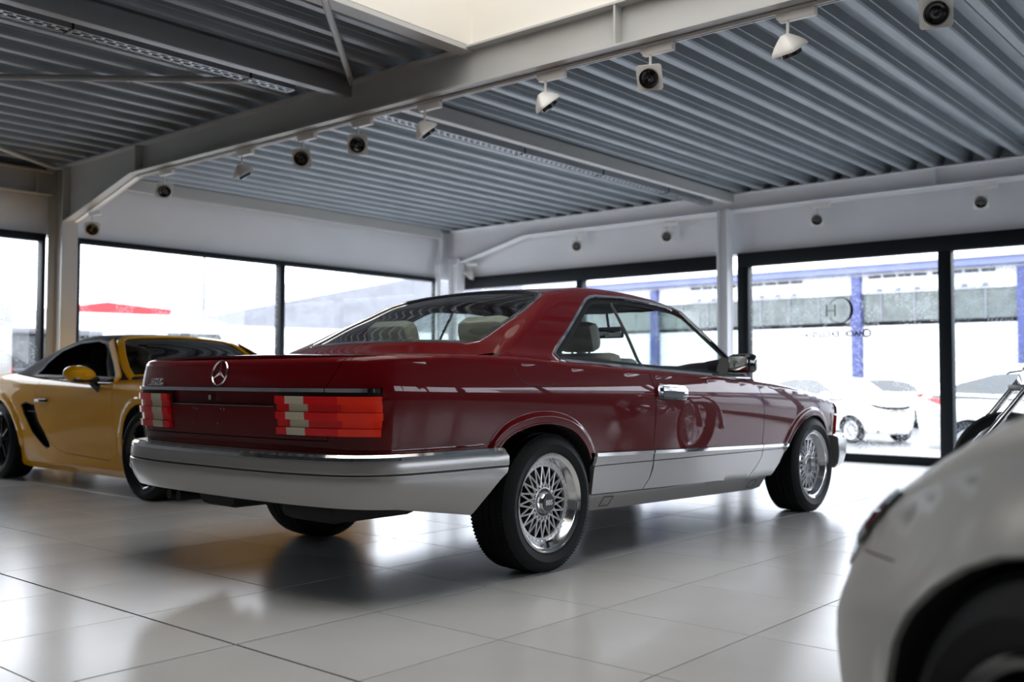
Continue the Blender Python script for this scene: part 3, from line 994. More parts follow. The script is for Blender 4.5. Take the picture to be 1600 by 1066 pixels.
def channel(name, x0, x1, y, z0, z1, w, label, m='steel_dark'):
    root = empty(name, (x0, y, z0)); tag(root, label, 'purlin')
    L = x1 - x0; h = z1 - z0
    MB().box((L/2, 0, h/2), (L, .012, h)).build('web', M[m], root)
    MB().box((L/2, w/2, .004), (L, w, .008)).build('bottom_flange', M[m], root)
    MB().box((L/2, w/2, h - .004), (L, w, .008)).build('top_flange', M[m], root)
    MB().box((L/2, w - .004, .02), (L, .008, .032)).build('lip', M[m], root)
    return root
channel('purlin', XB, BX - .09, 1.86, 2.95, 3.08, .075, 'grey channel purlin in the dark bay beside the perforated tray')
channel('purlin', BX + .09, XW - .21, 1.86, 2.97, 3.08, .075, 'pale channel purlin crossing the bay over the red car', 'steel')
channel('purlin', BX + .09, XW - .4, 6.50, 2.95, 3.08, .075, 'pale channel purlin along the top of the left glazed wall', 'steel')
def cable_tray(x0, x1, y, z, label):
    root = empty('cable_tray', (x0, y, z)); tag(root, label, 'cable tray')
    L = x1 - x0; n = int(L / .075)
    b = MB()
    for yy in (-.05, -.012, .026, .05): b.box((L/2, yy, 0), (L, .010, .002))
    for r, yy in enumerate((-.031, .007, .038)):
        for i in range(n + 1):
            b.box((min(L, max(0, i * .075 + (r % 2) * .0375)), yy, 0), (.02, .034, .002))
    b.build('perforated_base', M['tray'], root, False)
    s_ = MB()
    for yy in (-.055, .055): s_.box((L/2, yy, .025), (L, .002, .05))
    s_.build('side_rail', M['tray'], root, False)
    k = 0.6
    while k < L:
        MB().box((k, 0, .02), (.012, .125, .05)).box((k, .0, .13), (.008, .008, .17)).build('hanger', M['black'], root, False)
        k += 1.25
    MB().box((L/2, -.025, .018), (L, .035, .02)).build('cable_bundle', M['black'], root, False)
cable_tray(XB + .3, .78, 2.13, 2.965, 'perforated metal cable tray under the dark bay ceiling')
cable_tray(BX + .35, XW - .24, 2.17, 2.975, 'perforated metal cable tray under the ceiling over the red car')
def brace(a, b, r, label):
    root = empty('brace', a); tag(root, label, 'brace')
    d = Vector(b) - Vector(a)
    MB().cyl((0, 0, 0), d, r, n=10).build('tube', M['steel'], root)
    e = d.normalized()
    MB().box(d - e * .06, (.14, .008, .09), rz=math.atan2(d.y, d.x)).build('gusset_plate', M['steel'], root, False)
brace((-1.0, -.20, 3.055), (1.06, 1.80, 3.055), .022, 'diagonal steel tube brace running down from the top to the roof beam')
brace((-2.6, 5.85, 3.055), (.99, 1.97, 3.055), .022, 'long steel tube brace crossing the dark ceiling at the left')
brace((-1.2, 4.95, 3.055), (1.08, 6.50, 3.055), .022, 'short steel tube brace meeting the left column')

# ---------------------------------------------------------------- spotlights
track = empty('light_track', (BX + .03, 0, 2.817)); tag(track, 'white lighting track under the big roof beam', 'track')
MB().box((0, -.6, -.005), (.036, 11.6, .022)).build('rail', M['spot'], track, False)
MB().box((0, -.6, -.0165), (.012, 11.6, .002)).build('slot', M['black'], track, False)
track2 = empty('light_track', (BX + .03, 5.72, 2.665), 0); tag(track2, 'short sloping piece of white lighting track under the beam haunch', 'track')
MB().box((0, 0, 0), (.036, 1.28, .03), Matrix.Rotation(R(-14.0), 4, 'X')).build('rail', M['spot'], track2, False)
def spotlight(pitch, yaw):
    root = empty('spotlight')
    MB().box((0, 0, -.022), (.040, .20, .044), bev=.004).build('adaptor', M['spot'], root)
    MB().box((0, .085, -.012), (.038, .06, .024), bev=.003).build('track_clip', M['spot'], root)
    MB().cyl((0, .055, -.044), (0, .055, -.125), .0085, n=12).cyl((0, .055, -.12), (0, .055, -.135), .013, n=12).build('stem', M['spot'], root)
    hd = empty('head', (0, .055, -.168), parent=root)
    # square plate with a swept back and a round black lens; looks along -Z of its own frame
    V = []; F = []
    s0 = .074
    prof = [(1.0, -.032), (1.0, -.024), (.93, -.010), (.72, .014), (.45, .038), (.22, .056)]
    for q, z in prof:
        for k in range(4):
            for e in (-.85, 0, .85):
                a, b = ((e, -1), (1, e), (-e, 1), (-1, -e))[k]
                V.append((a * s0 * q, b * s0 * q, z - .008 * 0))
    n = 12
    for i in range(len(prof) - 1):
        for k in range(n): F.append((i*n+k, i*n+(k+1) % n, (i+1)*n+(k+1) % n, (i+1)*n+k))
    F += [tuple(range(n))[::-1], tuple(range((len(prof)-1)*n, len(prof)*n))]
    mesh_obj('housing', V, F, M['spot'], hd, True, 40)
    MB().lathe([(.056, -.030), (.057, -.056), (.050, -.058), (.045, -.044), (.029, -.038), (.027, -.044), (.014, -.047), (0, -.040)], 28).build('lens', M['gloss_black'], hd, True, 35)
    hd.rotation_euler = (R(pitch), 0, R(yaw))
    return root
SPOTS = [  # y along the beam, height drop, head pitch, yaw, place
    (6.10, -.235, 68, 150, 'on the sloping haunch by the left column'),
    (4.74, 0, 52, 165, 'second from the left column'),
    (3.48, 0, 35, -100, 'third from the left column, seen edge-on'),
    (2.64, 0, 60, 125, 'fourth from the left column'),
    (1.97, 0, 70, 135, 'fifth from the left column'),
    (1.25, 0, 40, -120, 'hanging in front of the cable tray'),
    (.15, 0, 38, -125, 'seventh, tilted down with its back showing'),
    (-.64, 0, 62, 110, 'eighth, square plate standing on its corner'),
    (-1.50, 0, 32, -105, 'ninth, where the beam leaves the picture'),
    (-2.26, 0, 58, 107, 'cut off by the top edge'),
]
_first = None
for y, dz, pi_, ya, txt in SPOTS:
    if _first is None: o = _first = spotlight(pi_, ya)
    else:
        o = copy_tree(_first)
        [c for c in o.children if c.name.startswith('head')][0].rotation_euler = (R(pi_), 0, R(ya))
    o.location = (BX + .03, -3.73 + .982 * (y + 3.73), 2.800 + dz)
    tag(o, 'white spotlight on the roof beam, ' + txt, 'spotlight', 'spotlights under the roof beam')
for y, z, pi_, ya, txt in [(6.12, 2.60, 40, 20, 'in the room corner'), (4.17, 2.86, 66, 127, 'second from the room corner'), (2.77, 2.86, 66, 120, 'just left of the pale column'), (.82, 2.87, 66, 113, 'first one right of the pale column'), (-.90, 2.87, 66, 105, 'nearest the right edge')]:
    o = copy_tree(_first)
    [c for c in o.children if c.name.startswith('head')][0].rotation_euler = (R(pi_), 0, R(ya))
    o.location = (XW - .13, y, z - .012)
    tag(o, 'small white spotlight under the far edge beam, ' + txt, 'spotlight', 'spotlights under the edge beam')
t2 = empty('light_track', (XW - .13, 1.0, 2.87)); tag(t2, 'white lighting track under the far edge beam', 'track')
MB().box((0, 0, 0), (.034, 8.0, .028)).build('rail', M['wall'], t2, False)

# ---------------------------------------------------------------- the red coupe
car = empty('car', (0, 0, 0), -0.0044)
tag(car, 'dark red classic coupe with silver lower cladding, in the middle of the showroom', 'car')
_kx = lambda x: -.10 + .40 * (np.clip((x - .5) / .9, 0, 1) ** 2 * (3 - 2 * np.clip((x - .5) / .9, 0, 1)))
rc = Shell(
    [(-1.165, 0), (-1.16, .3), (-1.142, .55), (-1.105, .74), (-1.055, .825), (-.97, .872), (-.8, .893), (-.4, .905), (0, .91), (.8, .914), (1.6, .91), (2.3, .898), (2.85, .878), (3.15, .852), (3.38, .81), (3.54, .75), (3.61, .66), (3.645, .4), (3.66, 0)],
    spl([-1.2, -1.08, -.6, -.2, .12, .86, 1.68, 2.0, 2.4, 2.85, 3.2, 3.45, 3.7], [.962, .970, .986, .983, .966, .934, .903, .882, .855, .808, .755, .71, .66]),
    spl([-1.2, 0, .85, 2.1, 3.0, 3.7], [.83, .806, .786, .742, .684, .63]),
    lambda z: .815 - .50 * (z - .95) - .25 * (z - .95) ** 2,
    spl([-.50, -.40, -.27, -.17, 0, .13, .30, .42, .55, .72, .9, 1.15, 1.4, 1.55, 1.71, 1.83, 2.01, 2.19, 2.32], [.965, 1.0, 1.062, 1.105, 1.185, 1.24, 1.315, 1.353, 1.376, 1.392, 1.398, 1.393, 1.378, 1.36, 1.315, 1.235, 1.105, .965, .86]),
    _kx, tumble=.22, rsh=.035, deckcrown=.012, belly=.006)
RARCH = [(-.44, .42), (-.385, .545), (-.355, .592), (-.30, .637), (-.205, .668), (-.084, .684), (.037, .675), (.143, .647), (.218, .604), (.279, .547), (.325, .47), (.345, .40), (.352, .30)]
RARCH = [tuple(p) for p in catmull(RARCH, 5)]
FARCH = [tuple(p) for p in catmull([(2.30, .30), (2.40, .38), (2.475, .47), (2.56, .555), (2.68, .622), (2.85, .652), (2.99, .628), (3.10, .56), (3.17, .47), (3.20, .40)], 5)]
rc.arch_bump([p for p in RARCH if p[1] > .50], .013, .046)
rc.arch_bump([p for p in FARCH if p[1] > .45], .012, .044)
rc.cabin_setup(-.42, 2.12)
W, TXc, TYc = rc.wall, rc.tx, rc.ty
def clad_top(x): return .536 - .0244 * x
def clad_bot(x): return .334 - .0205 * x
def sill_bot(x): return .236 - .022 * x
tg0, tg1 = TYc(.675), TYc(.765)                 # boot-lid gap, low and high
tlo = TXc(-.998)                               # outer edge of the tail lamp
tli = TYc(.402)
z_lt, z_lb = .846, .655
def wt(t): return float(rc.wtop(np.array([t]))[0])
def mir(poly, sg): return [(sg * a, b) for a, b in (poly if sg > 0 else poly[::-1])]
rear_in = [p for p in RARCH if p[1] >= .56][::1]
# z where the arch meets the bumper top on the rear side
quarter = [(tg0, .565), (TXc(-.385), .565)] + rc.wallpts([p for p in RARCH if p[1] > .565 and p[0] < 0]) + \
          rc.wallpts([p for p in RARCH if p[0] >= 0 and p[1] > clad_top(.32)]) + rc.wallpts([(.32, clad_top(.32)), (.866, clad_top(.866) + .001), (.862, .66), (.852, .787), (.835, .87), (.822, .90)]) + \
          [(TXc(.818), wt(TXc(.818)))] + rc.top_edge(TXc(.818), tg1, 60)[1:] + [(tg0, z_lt), (tlo, z_lt), (tlo, z_lb), (tg0, z_lb)]
door = rc.wallpts([(.868, clad_top(.868) + .001), (2.116, clad_top(2.116) + .001), (2.114, .60), (2.104, .714), (2.07, .80), (2.03, .85)]) + rc.top_edge(TXc(2.025), TXc(.824), 50) + rc.wallpts([(.828, .90), (.841, .87), (.858, .787), (.868, .66)])
tf = TXc(3.40)
fender = rc.wallpts([(2.122, clad_top(2.12) + .001), (2.462, clad_top(2.46))]) + rc.wallpts([p for p in FARCH if p[0] < 3.18 and p[1] > clad_top(2.46)]) + [(TXc(3.165), .47), (tf, .47), (tf, .64), (TXc(3.42), .665)] + \
         [(TXc(3.42), wt(TXc(3.42)))] + rc.top_edge(TXc(3.42), TXc(2.031), 60)[1:] + rc.wallpts([(2.036, .85), (2.076, .80), (2.110, .714), (2.120, .60)])
for sg in (1, -1):
    o = panel('quarter_panel', mir(quarter, sg), W, M['red'], car, step=.022, bstep=.012, refine=[(sg * a, b) for a, b in rc.wallpts([q for q in RARCH if q[1] > .48])])
    d = panel('door', mir(door, sg), W, M['red'], car, step=.022, bstep=.016)
    panel('front_fender', mir(fender, sg), W, M['red'], car, step=.022, bstep=.012, refine=[(sg * a, b) for a, b in rc.wallpts([q for q in FARCH if q[1] > .44])])
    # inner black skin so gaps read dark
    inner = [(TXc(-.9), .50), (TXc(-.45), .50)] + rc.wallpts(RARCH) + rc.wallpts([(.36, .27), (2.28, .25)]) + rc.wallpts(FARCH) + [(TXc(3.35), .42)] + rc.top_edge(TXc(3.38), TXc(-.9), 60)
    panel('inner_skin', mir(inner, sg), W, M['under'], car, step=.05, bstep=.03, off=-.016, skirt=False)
    arch_liner('arch_liner', rc, RARCH, M['under'], car, -sg)
    arch_liner('arch_liner', rc, FARCH, M['under'], car, -sg)
    # door handle: chrome surround, grip and lock
    hp = [(.868, .842), (.862, .795), (.885, .782), (1.135, .772), (1.165, .795), (1.165, .822), (1.14, .846), (.89, .862)]
    hd = panel('door_handle', mir(rc.wallpts(hp), sg), W, M['chrome'], d, step=.02, off=.012, th=.012)
    panel('handle_recess', mir(rc.wallpts([(.915, .848), (.915, .792), (1.09, .784), (1.125, .80), (1.125, .824), (1.09, .840)]), sg), W, M['black'], d, step=.02, off=.0135, th=.004)
    gb = panel('handle_grip', mir(rc.wallpts([(.90, .840), (.90, .822), (1.135, .812), (1.135, .830)]), sg), W, M['chrome'], d, step=.02, off=.026, th=.008)
    # cladding
    def strip(nm, a, b, zt_, zb_, off, m, par, st=.03):
        n = max(2, int((b - a) / .1))
        xs = [a + (b - a) * i / n for i in range(n + 1)]
        P = [(x, zb_(x)) for x in xs] + [(x, zt_(x)) for x in xs[::-1]]
        return P
    gz = lambda x: .468 - .008 * x
    def cl(nm, bl, br, tr, tl, m, off, par=car):
        """quad-ish panel from (x,z) corners with dense long edges"""
        return panel(nm, mir(rc.wallpts(list(map(tuple, resample([bl, br, tr, tl], .05)))), sg), W, m, par, step=.03, off=off, th=.014)
    segs = [(.345, .862, 0), (.873, 2.112, 1), (2.120, 2.462, 2)]
    for a, b, k in segs:
        bot = clad_bot
        # upper band
        cl('cladding_upper', (a, gz(a) + .002), (b - (.008 if k == 2 else 0), gz(b) + .002), (b, clad_top(b) - .018), (a, clad_top(a) - .018), M['clad'], .010)
        cl('chrome_strip', (a, clad_top(a) - .017), (b, clad_top(b) - .017), (b, clad_top(b)), (a, clad_top(a)), M['chrome'], .013)
        if k == 0: pl = [(a + .004, bot(a)), (.790, bot(.79)), (.845, .375), (.862, .44), (.862, gz(.86) - .002), (a, gz(a) - .002)]
        if k == 1: pl = [(.798, bot(.80)), (1.955, bot(1.955)), (2.045, .355), (2.105, gz(2.1) - .04), (2.112, gz(2.11) - .002), (.873, gz(.87) - .002), (.872, .42), (.850, .372)]
        if k == 2: pl = [(1.963, bot(1.963)), (2.285, bot(2.28)), (2.37, .355), (2.442, gz(2.45) - .002), (2.120, gz(2.12) - .002), (2.112, gz(2.1) - .04), (2.053, .353)]
        panel('cladding_lower', mir(rc.wallpts(list(map(tuple, resample(pl, .05)))), sg), W, M['clad'], car, step=.03, off=.012, th=.026)
    sl = [(.365, sill_bot(.36) + .0)] + [(x, sill_bot(x)) for x in np.linspace(.5, 2.2, 12)] + [(2.29, sill_bot(2.29) + .012), (2.285, clad_bot(2.28) - .004)] + [(x, clad_bot(x) - .004) for x in np.linspace(2.2, .5, 12)] + [(.362, clad_bot(.36) - .004)]
    panel('sill', mir(rc.wallpts(sl), sg), W, M['clad'], car, step=.03, off=-.010, th=.03)
    band('sill_gap_shade', [(sg * TXc(x), clad_bot(x) - .006) for x in np.linspace(.37, 2.27, 14)], W, M['seal'], car, w=.010, h=.002, off=-.006)  # dark strip painting the shade below the cladding overhang
    # jacking-point covers
    for jx in (.52, 2.12):
        sz = sill_bot(jx)
        band('jack_cover_outline', mir(rc.wallpts([(jx - .03, sz + .02), (jx + .05, sz + .018), (jx + .055, sz + .065), (jx - .025, sz + .067)]), sg), W, M['seal'], car, w=.004, h=.0012, off=-.010, closed=True)
    # chrome arch lips
    band('arch_lip', mir(rc.wallpts([p for p in RARCH if p[1] > .50]), sg), W, M['red'], car, w=.010, h=.004, off=.001)
    band('arch_lip', mir(rc.wallpts([p for p in FARCH if p[1] > .46]), sg), W, M['red'], car, w=.010, h=.004, off=.001)
    # cabin side
    S = rc.side(sg); fl = sg > 0
    DLO = [(.150, .975), (.150, 1.005), (.213, 1.045), (.334, 1.116), (.586, 1.268), (.645, 1.302), (.70, 1.322), (.761, 1.331), (1.04, 1.337), (1.324, 1.325), (1.50, 1.309), (1.585, 1.283), (1.70, 1.173), (1.844, 1.043), (1.985, .905)]
    belt = [(1.985, .900), (1.665, .9035), (1.215, .922), (.872, .937), (.5, .955), (.20, .968)]
    dlo = DLO + belt
    panel('pillar', rc.side_outline(), S, M['red'], car, holes=[dlo], step=.025, bstep=.02, flip=fl, th=.01)
    band('window_chrome', dlo, S, M['chrome'], car, w=.017, h=.007, closed=True, flip=fl)
    inner_l = []
    dd = np.array(dlo); c0 = dd.mean(0)
    def inset(poly, a, btm=None):
        P = np.array(poly, float); n = len(P); out = []
        ar = sum(P[i-1][0] * P[i][1] - P[i][0] * P[i-1][1] for i in range(n))
        for i in range(n):
            e0 = P[i] - P[i-1]; e1 = P[(i+1) % n] - P[i]
            e0 /= np.linalg.norm(e0) + 1e-9; e1 /= np.linalg.norm(e1) + 1e-9
            n0 = np.array([-e0[1], e0[0]]); n1 = np.array([-e1[1], e1[0]])
            if ar < 0: n0, n1 = -n0, -n1
            b = n0 + n1; b /= max(.5, (b @ b) / 2) if (b @ b) > 0 else 1
            out.append(tuple(P[i] + b * a))
        return out
    seal = inset(dlo, .034)
    panel('window_seal', inset(dlo, .004), S, M['seal'], car, holes=[seal], step=.03, bstep=.03, flip=fl, off=-.006, th=.004)
    glassq = [p for p in seal]
    front_g = [(x, z) for x, z in seal]
    # divider from (.924,1.299) down to (.869,.938)
    def clip(poly, keep_front):
        a = np.array((.895, 1.32)); b = np.array((.869, .93))
        out = []
        def side_(p): return ((b[0]-a[0])*(p[1]-a[1]) - (b[1]-a[1])*(p[0]-a[0])) * (1 if keep_front else -1)
        n = len(poly)
        for i in range(n):
            p, q = np.array(poly[i]), np.array(poly[(i+1) % n]); sp, sq = side_(p), side_(q)
            if sp >= 0: out.append(tuple(p))
            if sp * sq < 0: out.append(tuple(p + (q - p) * sp / (sp - sq)))
        return out
    seal2 = inset(dlo, .030)
    panel('door_glass', clip(seal2, True), S, M['g_car'], car, step=.06, flip=fl, off=-.012, skirt=False)
    panel('quarter_glass', clip(seal2, False), S, M['g_car'], car, step=.06, flip=fl, off=-.010, skirt=False)
    band('glass_divider', [(.888, 1.305), (.88, 1.12), (.866, .94)], S, M['seal'], car, w=.022, h=.004, off=-.010, flip=fl)
    band('glass_divider_chrome', [(.897, 1.305), (.889, 1.12), (.873, .94)], S, M['chrome'], car, w=.007, h=.005, off=-.008, flip=fl)
    rc.corner_strip('roof_rail', sg, M['red'], car)
    # fuel flap outline sits only on the right-hand side
    if sg > 0:
        band('fuel_flap_gap', rc.wallpts([(-.255, .945), (-.235, .90), (-.205, .868), (-.17, .862), (-.01, .850), (.01, .868)]), W, M['seal'], car, w=.0035, h=.0008)
    # wing mirror
    mb_ = MB()
    mtm = Matrix.Translation((1.70, -sg * .970, .980)) @ Matrix.Rotation(R(-8 * sg), 4, 'Z')
    mm = MB(); mm.box((0, 0, 0), (.085, .165, .112), mtm, bev=.026)
    mir_o = mm.build('mirror_housing', M['gloss_black'], car)
    gm = MB(); gm.box((-.0435, 0, 0), (.002, .128, .080), mtm, bev=.0009)
    gm.build('mirror_glass', M['mirror'], mir_o, True)
    ft = MB(); ft.prism([(-.07, -.03), (.16, -.03), (.05, .055), (-.02, .065)], -.02, .055, Matrix.Translation((1.72, -sg * .838, .948)) @ Matrix(((1, 0, 0, 0), (0, 0, -sg, 0), (0, 1, 0, 0), (0, 0, 0, 1))))
    ft.build('mirror_foot', M['black'], mir_o)

# boot lid, licence panel, lower rear panel
lid_up = rc.top_edge(-tg1, tg1, 60)
panel('boot_lid', None, W, M['red'], car, islands=[
    [(-tg0 + .004, z_lt)] + [(t, z_lt) for t in np.linspace(-tg0 + .05, tg0 - .05, 30)] + [(tg0 - .004, z_lt)] + [(t, w) for t, w in rc.top_edge(tg1 - .004, -tg1 + .004, 60)],
    [(-tg0 + .004, .640), (tg0 - .004, .640), (tg0 - .004, .654), (tli, .654), (tli, .768), (-tli, .768), (-tli, .654), (-tg0 + .004, .654)]], step=.022, bstep=.02)
panel('licence_recess', [(-tli, .771), (tli, .771), (tli, .830), (-tli, .830)], W, M['red'], car, off=-.016, step=.03, th=.004)
band('recess_highlight', [(-tli + .02, .769), (tli - .02, .769)], W, M['chrome'], car, w=.004, h=.002)  # bright line standing in for the highlight on the lid edge
panel('rear_panel', [(-tg0, .565), (tg0, .565), (tg0, .636), (-tg0, .636)], W, M['red'], car, step=.03)
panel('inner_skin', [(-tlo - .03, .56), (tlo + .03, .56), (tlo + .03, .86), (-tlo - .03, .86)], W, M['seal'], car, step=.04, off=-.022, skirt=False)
lk = MB(); lk.cyl((-1.150, .065, .800), (-1.166, .065, .800), .011, n=20).cyl((-1.162, .065, .800), (-1.168, .065, .800), .006, n=12)
lk.build('boot_lock', M['chrome'], car)
sc_ = MB()
for y, z in ((.19, .752), (.165, .750), (-.02, .752), (-.045, .750), (.0, .69), (.19, .69)):
    sc_.cyl((-1.158, y, z), (-1.166, y, z), .004, n=8)
sc_.build('plate_screws', M['chrome'], car)
# chrome bar above the lamps, split at the boot gaps
for a, b in ((-tlo + .010, -tg0 - .002), (-tg0 + .002, tg0 - .002), (tg0 + .002, tlo - .010)):
    band('chrome_bar', [(a, .836), (b, .836)], W, M['chrome'], car, w=.020, h=.011, off=.0, step=.02)
# tail lamps
for sg in (1, -1):
    lamp = panel('tail_lamp', mir([(tli - .01, .655), (tlo + .004, .655), (tlo + .004, .826), (tli - .01, .826)], sg), W, M['seal'], car, off=-.004, step=.03, th=.02)
    h = (.814 - .660) / 5
    for i in range(5):
        z0 = .660 + i * h; z1 = z0 + h - .0012
        out = .016 if i % 2 == 0 else .006
        sh_ = .0 if i % 2 == 0 else .014
        e = [tli + .004, tli + .065 + sh_, tli + .17 + sh_, tli + .335 + sh_, tlo - (.006 if i in (0, 4) else 0)]
        for k, mk in enumerate(('lens_red', 'lens_clear', 'lens_red', 'lens_amber')):
            r = panel('lens_rib', mir([(e[k], z0), (e[k+1], z0), (e[k+1], z1), (e[k], z1)], sg), W, M[mk], lamp, off=out, step=.03, th=.018)
# star badge and model letters
def on_wall(t, w, off=0.0, front=False):
    Q = np.array([[t, w]]); lf = rc.wallf if front else rc.wall
    p = lf(Q)[0]; n = surf_normals(lf, Q)[0]
    n = Vector(n); u = Vector((0, 0, 1)); rt = u.cross(n).normalized(); up = n.cross(rt)
    m = Matrix((rt, up, n)).transposed().to_4x4(); m.translation = Vector(p) + n * off
    return m
ms = on_wall(0, .905, .002)
st = MB()
st.lathe([(.050, 0), (.0525, .005), (.0560, .005), (.0585, 0)], 64, ms, closed=True)
for k in range(3):
    a = 2 * math.pi * k / 3
    c, s_ = math.cos(a + math.pi / 2), math.sin(a + math.pi / 2)
    tip = (c * .053, s_ * .053); q = .0085
    pr = []
    l = (-s_ * q, c * q)
    V = [(l[0], l[1], 0), (-l[0], -l[1], 0), (tip[0], tip[1], .001), (0, 0, .007)]
    st.add(V, [(0, 3, 2), (3, 1, 2), (0, 1, 3), (0, 2, 1)], ms)
st.build('badge', M['chrome'], car, True, 20)
mt_ = on_wall(-tg0 + .125, .866, .001)
text_obj('model_lettering', '560 SEC', .040, .0022, M['chrome'], car, mt_, shear=.25, bold=.0006, spacing=.98)
lb = MB(); lb.box((0, -.0155, .001), (.17, .004, .004), mt_); lb.build('lettering_bar', M['chrome'], car)

# decks: boot top, bonnet, cowl
fp = rc.footprint()
def ring(t0, t1, n):
    T = np.linspace(t0, t1, n); W_ = np.array([wt(t) for t in T])
    P = rc.wall(np.stack([T, W_], 1)); return [(p[0], p[1]) for p in P]
full = ring(-rc.L + .001, rc.L - .001, 260)
panel('upper_deck', full, rc.deck, M['red'], car, holes=[fp], step=.05, bstep=.03, th=.01)
band('bonnet_gap', [(2.13, .66), (2.6, .655), (3.2, .60), (3.45, .56)], rc.deck, M['seal'], car, w=.004, h=.0008)
band('bonnet_gap', [(2.13, -.66), (2.6, -.655), (3.2, -.60), (3.45, -.56)], rc.deck, M['seal'], car, w=.004, h=.0008)
band('boot_gap', [(-1.09, .755), (-.7, .745), (-.50, .70), (-.475, .5), (-.47, 0), (-.475, -.5), (-.50, -.70), (-.7, -.745), (-1.09, -.755)], rc.deck, M['seal'], car, w=.004, h=.0008)
# roof with windscreen and rear window openings
rw = [(-.262, 0), (-.250, .30), (-.222, .575), (-.185, .615), (-.148, .612), (.106, .598), (.330, .552), (.395, .505), (.448, .364), (.470, .18), (.478, 0)]
rw = rw + [(x, -y) for x, y in rw[-2:0:-1]]
ws = [(1.70, 0), (1.67, .30), (1.60, .50), (1.575, .555), (1.66, .605), (1.80, .675), (1.905, .725), (1.96, .70), (2.07, .50), (2.165, .25), (2.19, 0)]
ws = ws + [(x, -y) for x, y in ws[-2:0:-1]]
panel('roof', rc.top_outline(), rc.top, M['red'], car, holes=[rw, ws], step=.03, bstep=.02, th=.012)
band('rear_window_chrome', rw, rc.top, M['chrome'], car, w=.020, h=.006, closed=True)
panel('rear_window_seal', inset(rw, .002), rc.top, M['seal'], car, holes=[inset(rw, .024)], step=.04, bstep=.03, off=-.003, th=.004)
panel('rear_window', inset(rw, .020), rc.top, M['g_rear'], car, step=.04, off=-.006, skirt=False)
band('windscreen_chrome', ws, rc.top, M['chrome'], car, w=.014, h=.005, closed=True)
panel('windscreen', inset(ws, .004), rc.top, M['g_car'], car, step=.05, off=-.006, skirt=False)
panel('headliner', [(x, y) for x, y in [(.50, -.44), (1.50, -.44), (1.62, -.2), (1.66, 0), (1.62, .2), (1.50, .44), (.50, .44), (.45, .2), (.44, 0), (.45, -.2)]], rc.top, M['headliner'], car, step=.08, off=-.03, skirt=False)

# bumpers: swept profiles
def sweep(name, prof, tend, lift_f, m, parent, n=70, caps=True, bow=0.0):
    """prof: (outward, z) rows; tend(z): outline length each side"""
    V = []; F = []; k = len(prof)
    base = []
    for i in range(n + 1):
        u = -1 + 2 * i / n
        for o, z in prof:
            t = u * tend(z)
            Q = np.array([[t, .60]]); p = lift_f(Q)[0]
            a = abs(t)
            nx = float(np.interp(a if lift_f == rc.wall else rc.L - a, rc.t, rc.n[:, 0])); ny = float(np.interp(a if lift_f == rc.wall else rc.L - a, rc.t, rc.n[:, 1]))
            sgn = -1 if p[1] < 0 else 1
            b = bow * math.exp(-(p[1] / .75) ** 4) if bow else 0
            zz = z
            if lift_f == rc.wall:
                up = .062 * float(np.clip((-.52 - p[0]) / .42, 0, 1)) + .012 * float(np.clip((-.95 - p[0]) / .2, 0, 1))
                zz = z + up * float(np.clip((.50 - z) / .17, 0, 1))
            V.append((p[0] + nx * (o + b), p[1] + sgn * ny * o, zz))
    for i in range(n):
        for j in range(k - 1):
            F.append((i*k+j, i*k+j+1, (i+1)*k+j+1, (i+1)*k+j))
    if caps: F += [tuple(range(k)), tuple(n*k+j for j in range(k))[::-1]]
    o = mesh_obj(name, V, F, m, parent, True, 28)
    bm = bmesh.new(); bm.from_mesh(o.data); bmesh.ops.recalc_face_normals(bm, faces=bm.faces[:]); bm.to_mesh(o.data); bm.free()
    return o
def rend(z):
    x = np.interp(z, [.31, .36, .41, .49, .545, .575], [-.545, -.505, -.455, -.375, -.355, -.375])
    return TXc(float(x))
rb = sweep('rear_bumper', [(-.03, .588), (.030, .590), (.044, .586), (.053, .574), (.058, .555), (.061, .524), (.060, .516)], rend, rc.wall, M['clad'], car, bow=.03)
sweep('bumper_groove', [(.054, .520), (.054, .506)], rend, rc.wall, M['seal'], rb, caps=False, bow=.03)
sweep('bumper_lower', [(.02, .511), (.056, .511), (.062, .507), (.063, .488), (.060, .455), (.052, .41), (.040, .365), (.026, .325), (.018, .314), (-.03, .314), (-.04, .45)], rend, rc.wall, M['clad'], rb, bow=.03)
sweep('bumper_chrome', [(.028, .5915), (.044, .590), (.054, .580), (.058, .566), (.054, .563)], lambda z: rend(.56) - .03, rc.wall, M['chrome'], rb, bow=.03)
def fend(z):
    x = np.interp(z, [.26, .33, .42, .50], [3.27, 3.235, 3.205, 3.185])
    return rc.L - TXc(float(x))
fb = sweep('front_bumper', [(-.03, .500), (.035, .500), (.060, .486), (.068, .46), (.070, .42), (.066, .36), (.050, .30), (.02, .265), (-.04, .265)], fend, rc.wallf, M['clad'], car, bow=.03)
sweep('bumper_chrome', [(.030, .502), (.062, .492), (.071, .474), (.066, .466)], lambda z: fend(.48) - .01, rc.wallf, M['chrome'], fb, bow=.03)
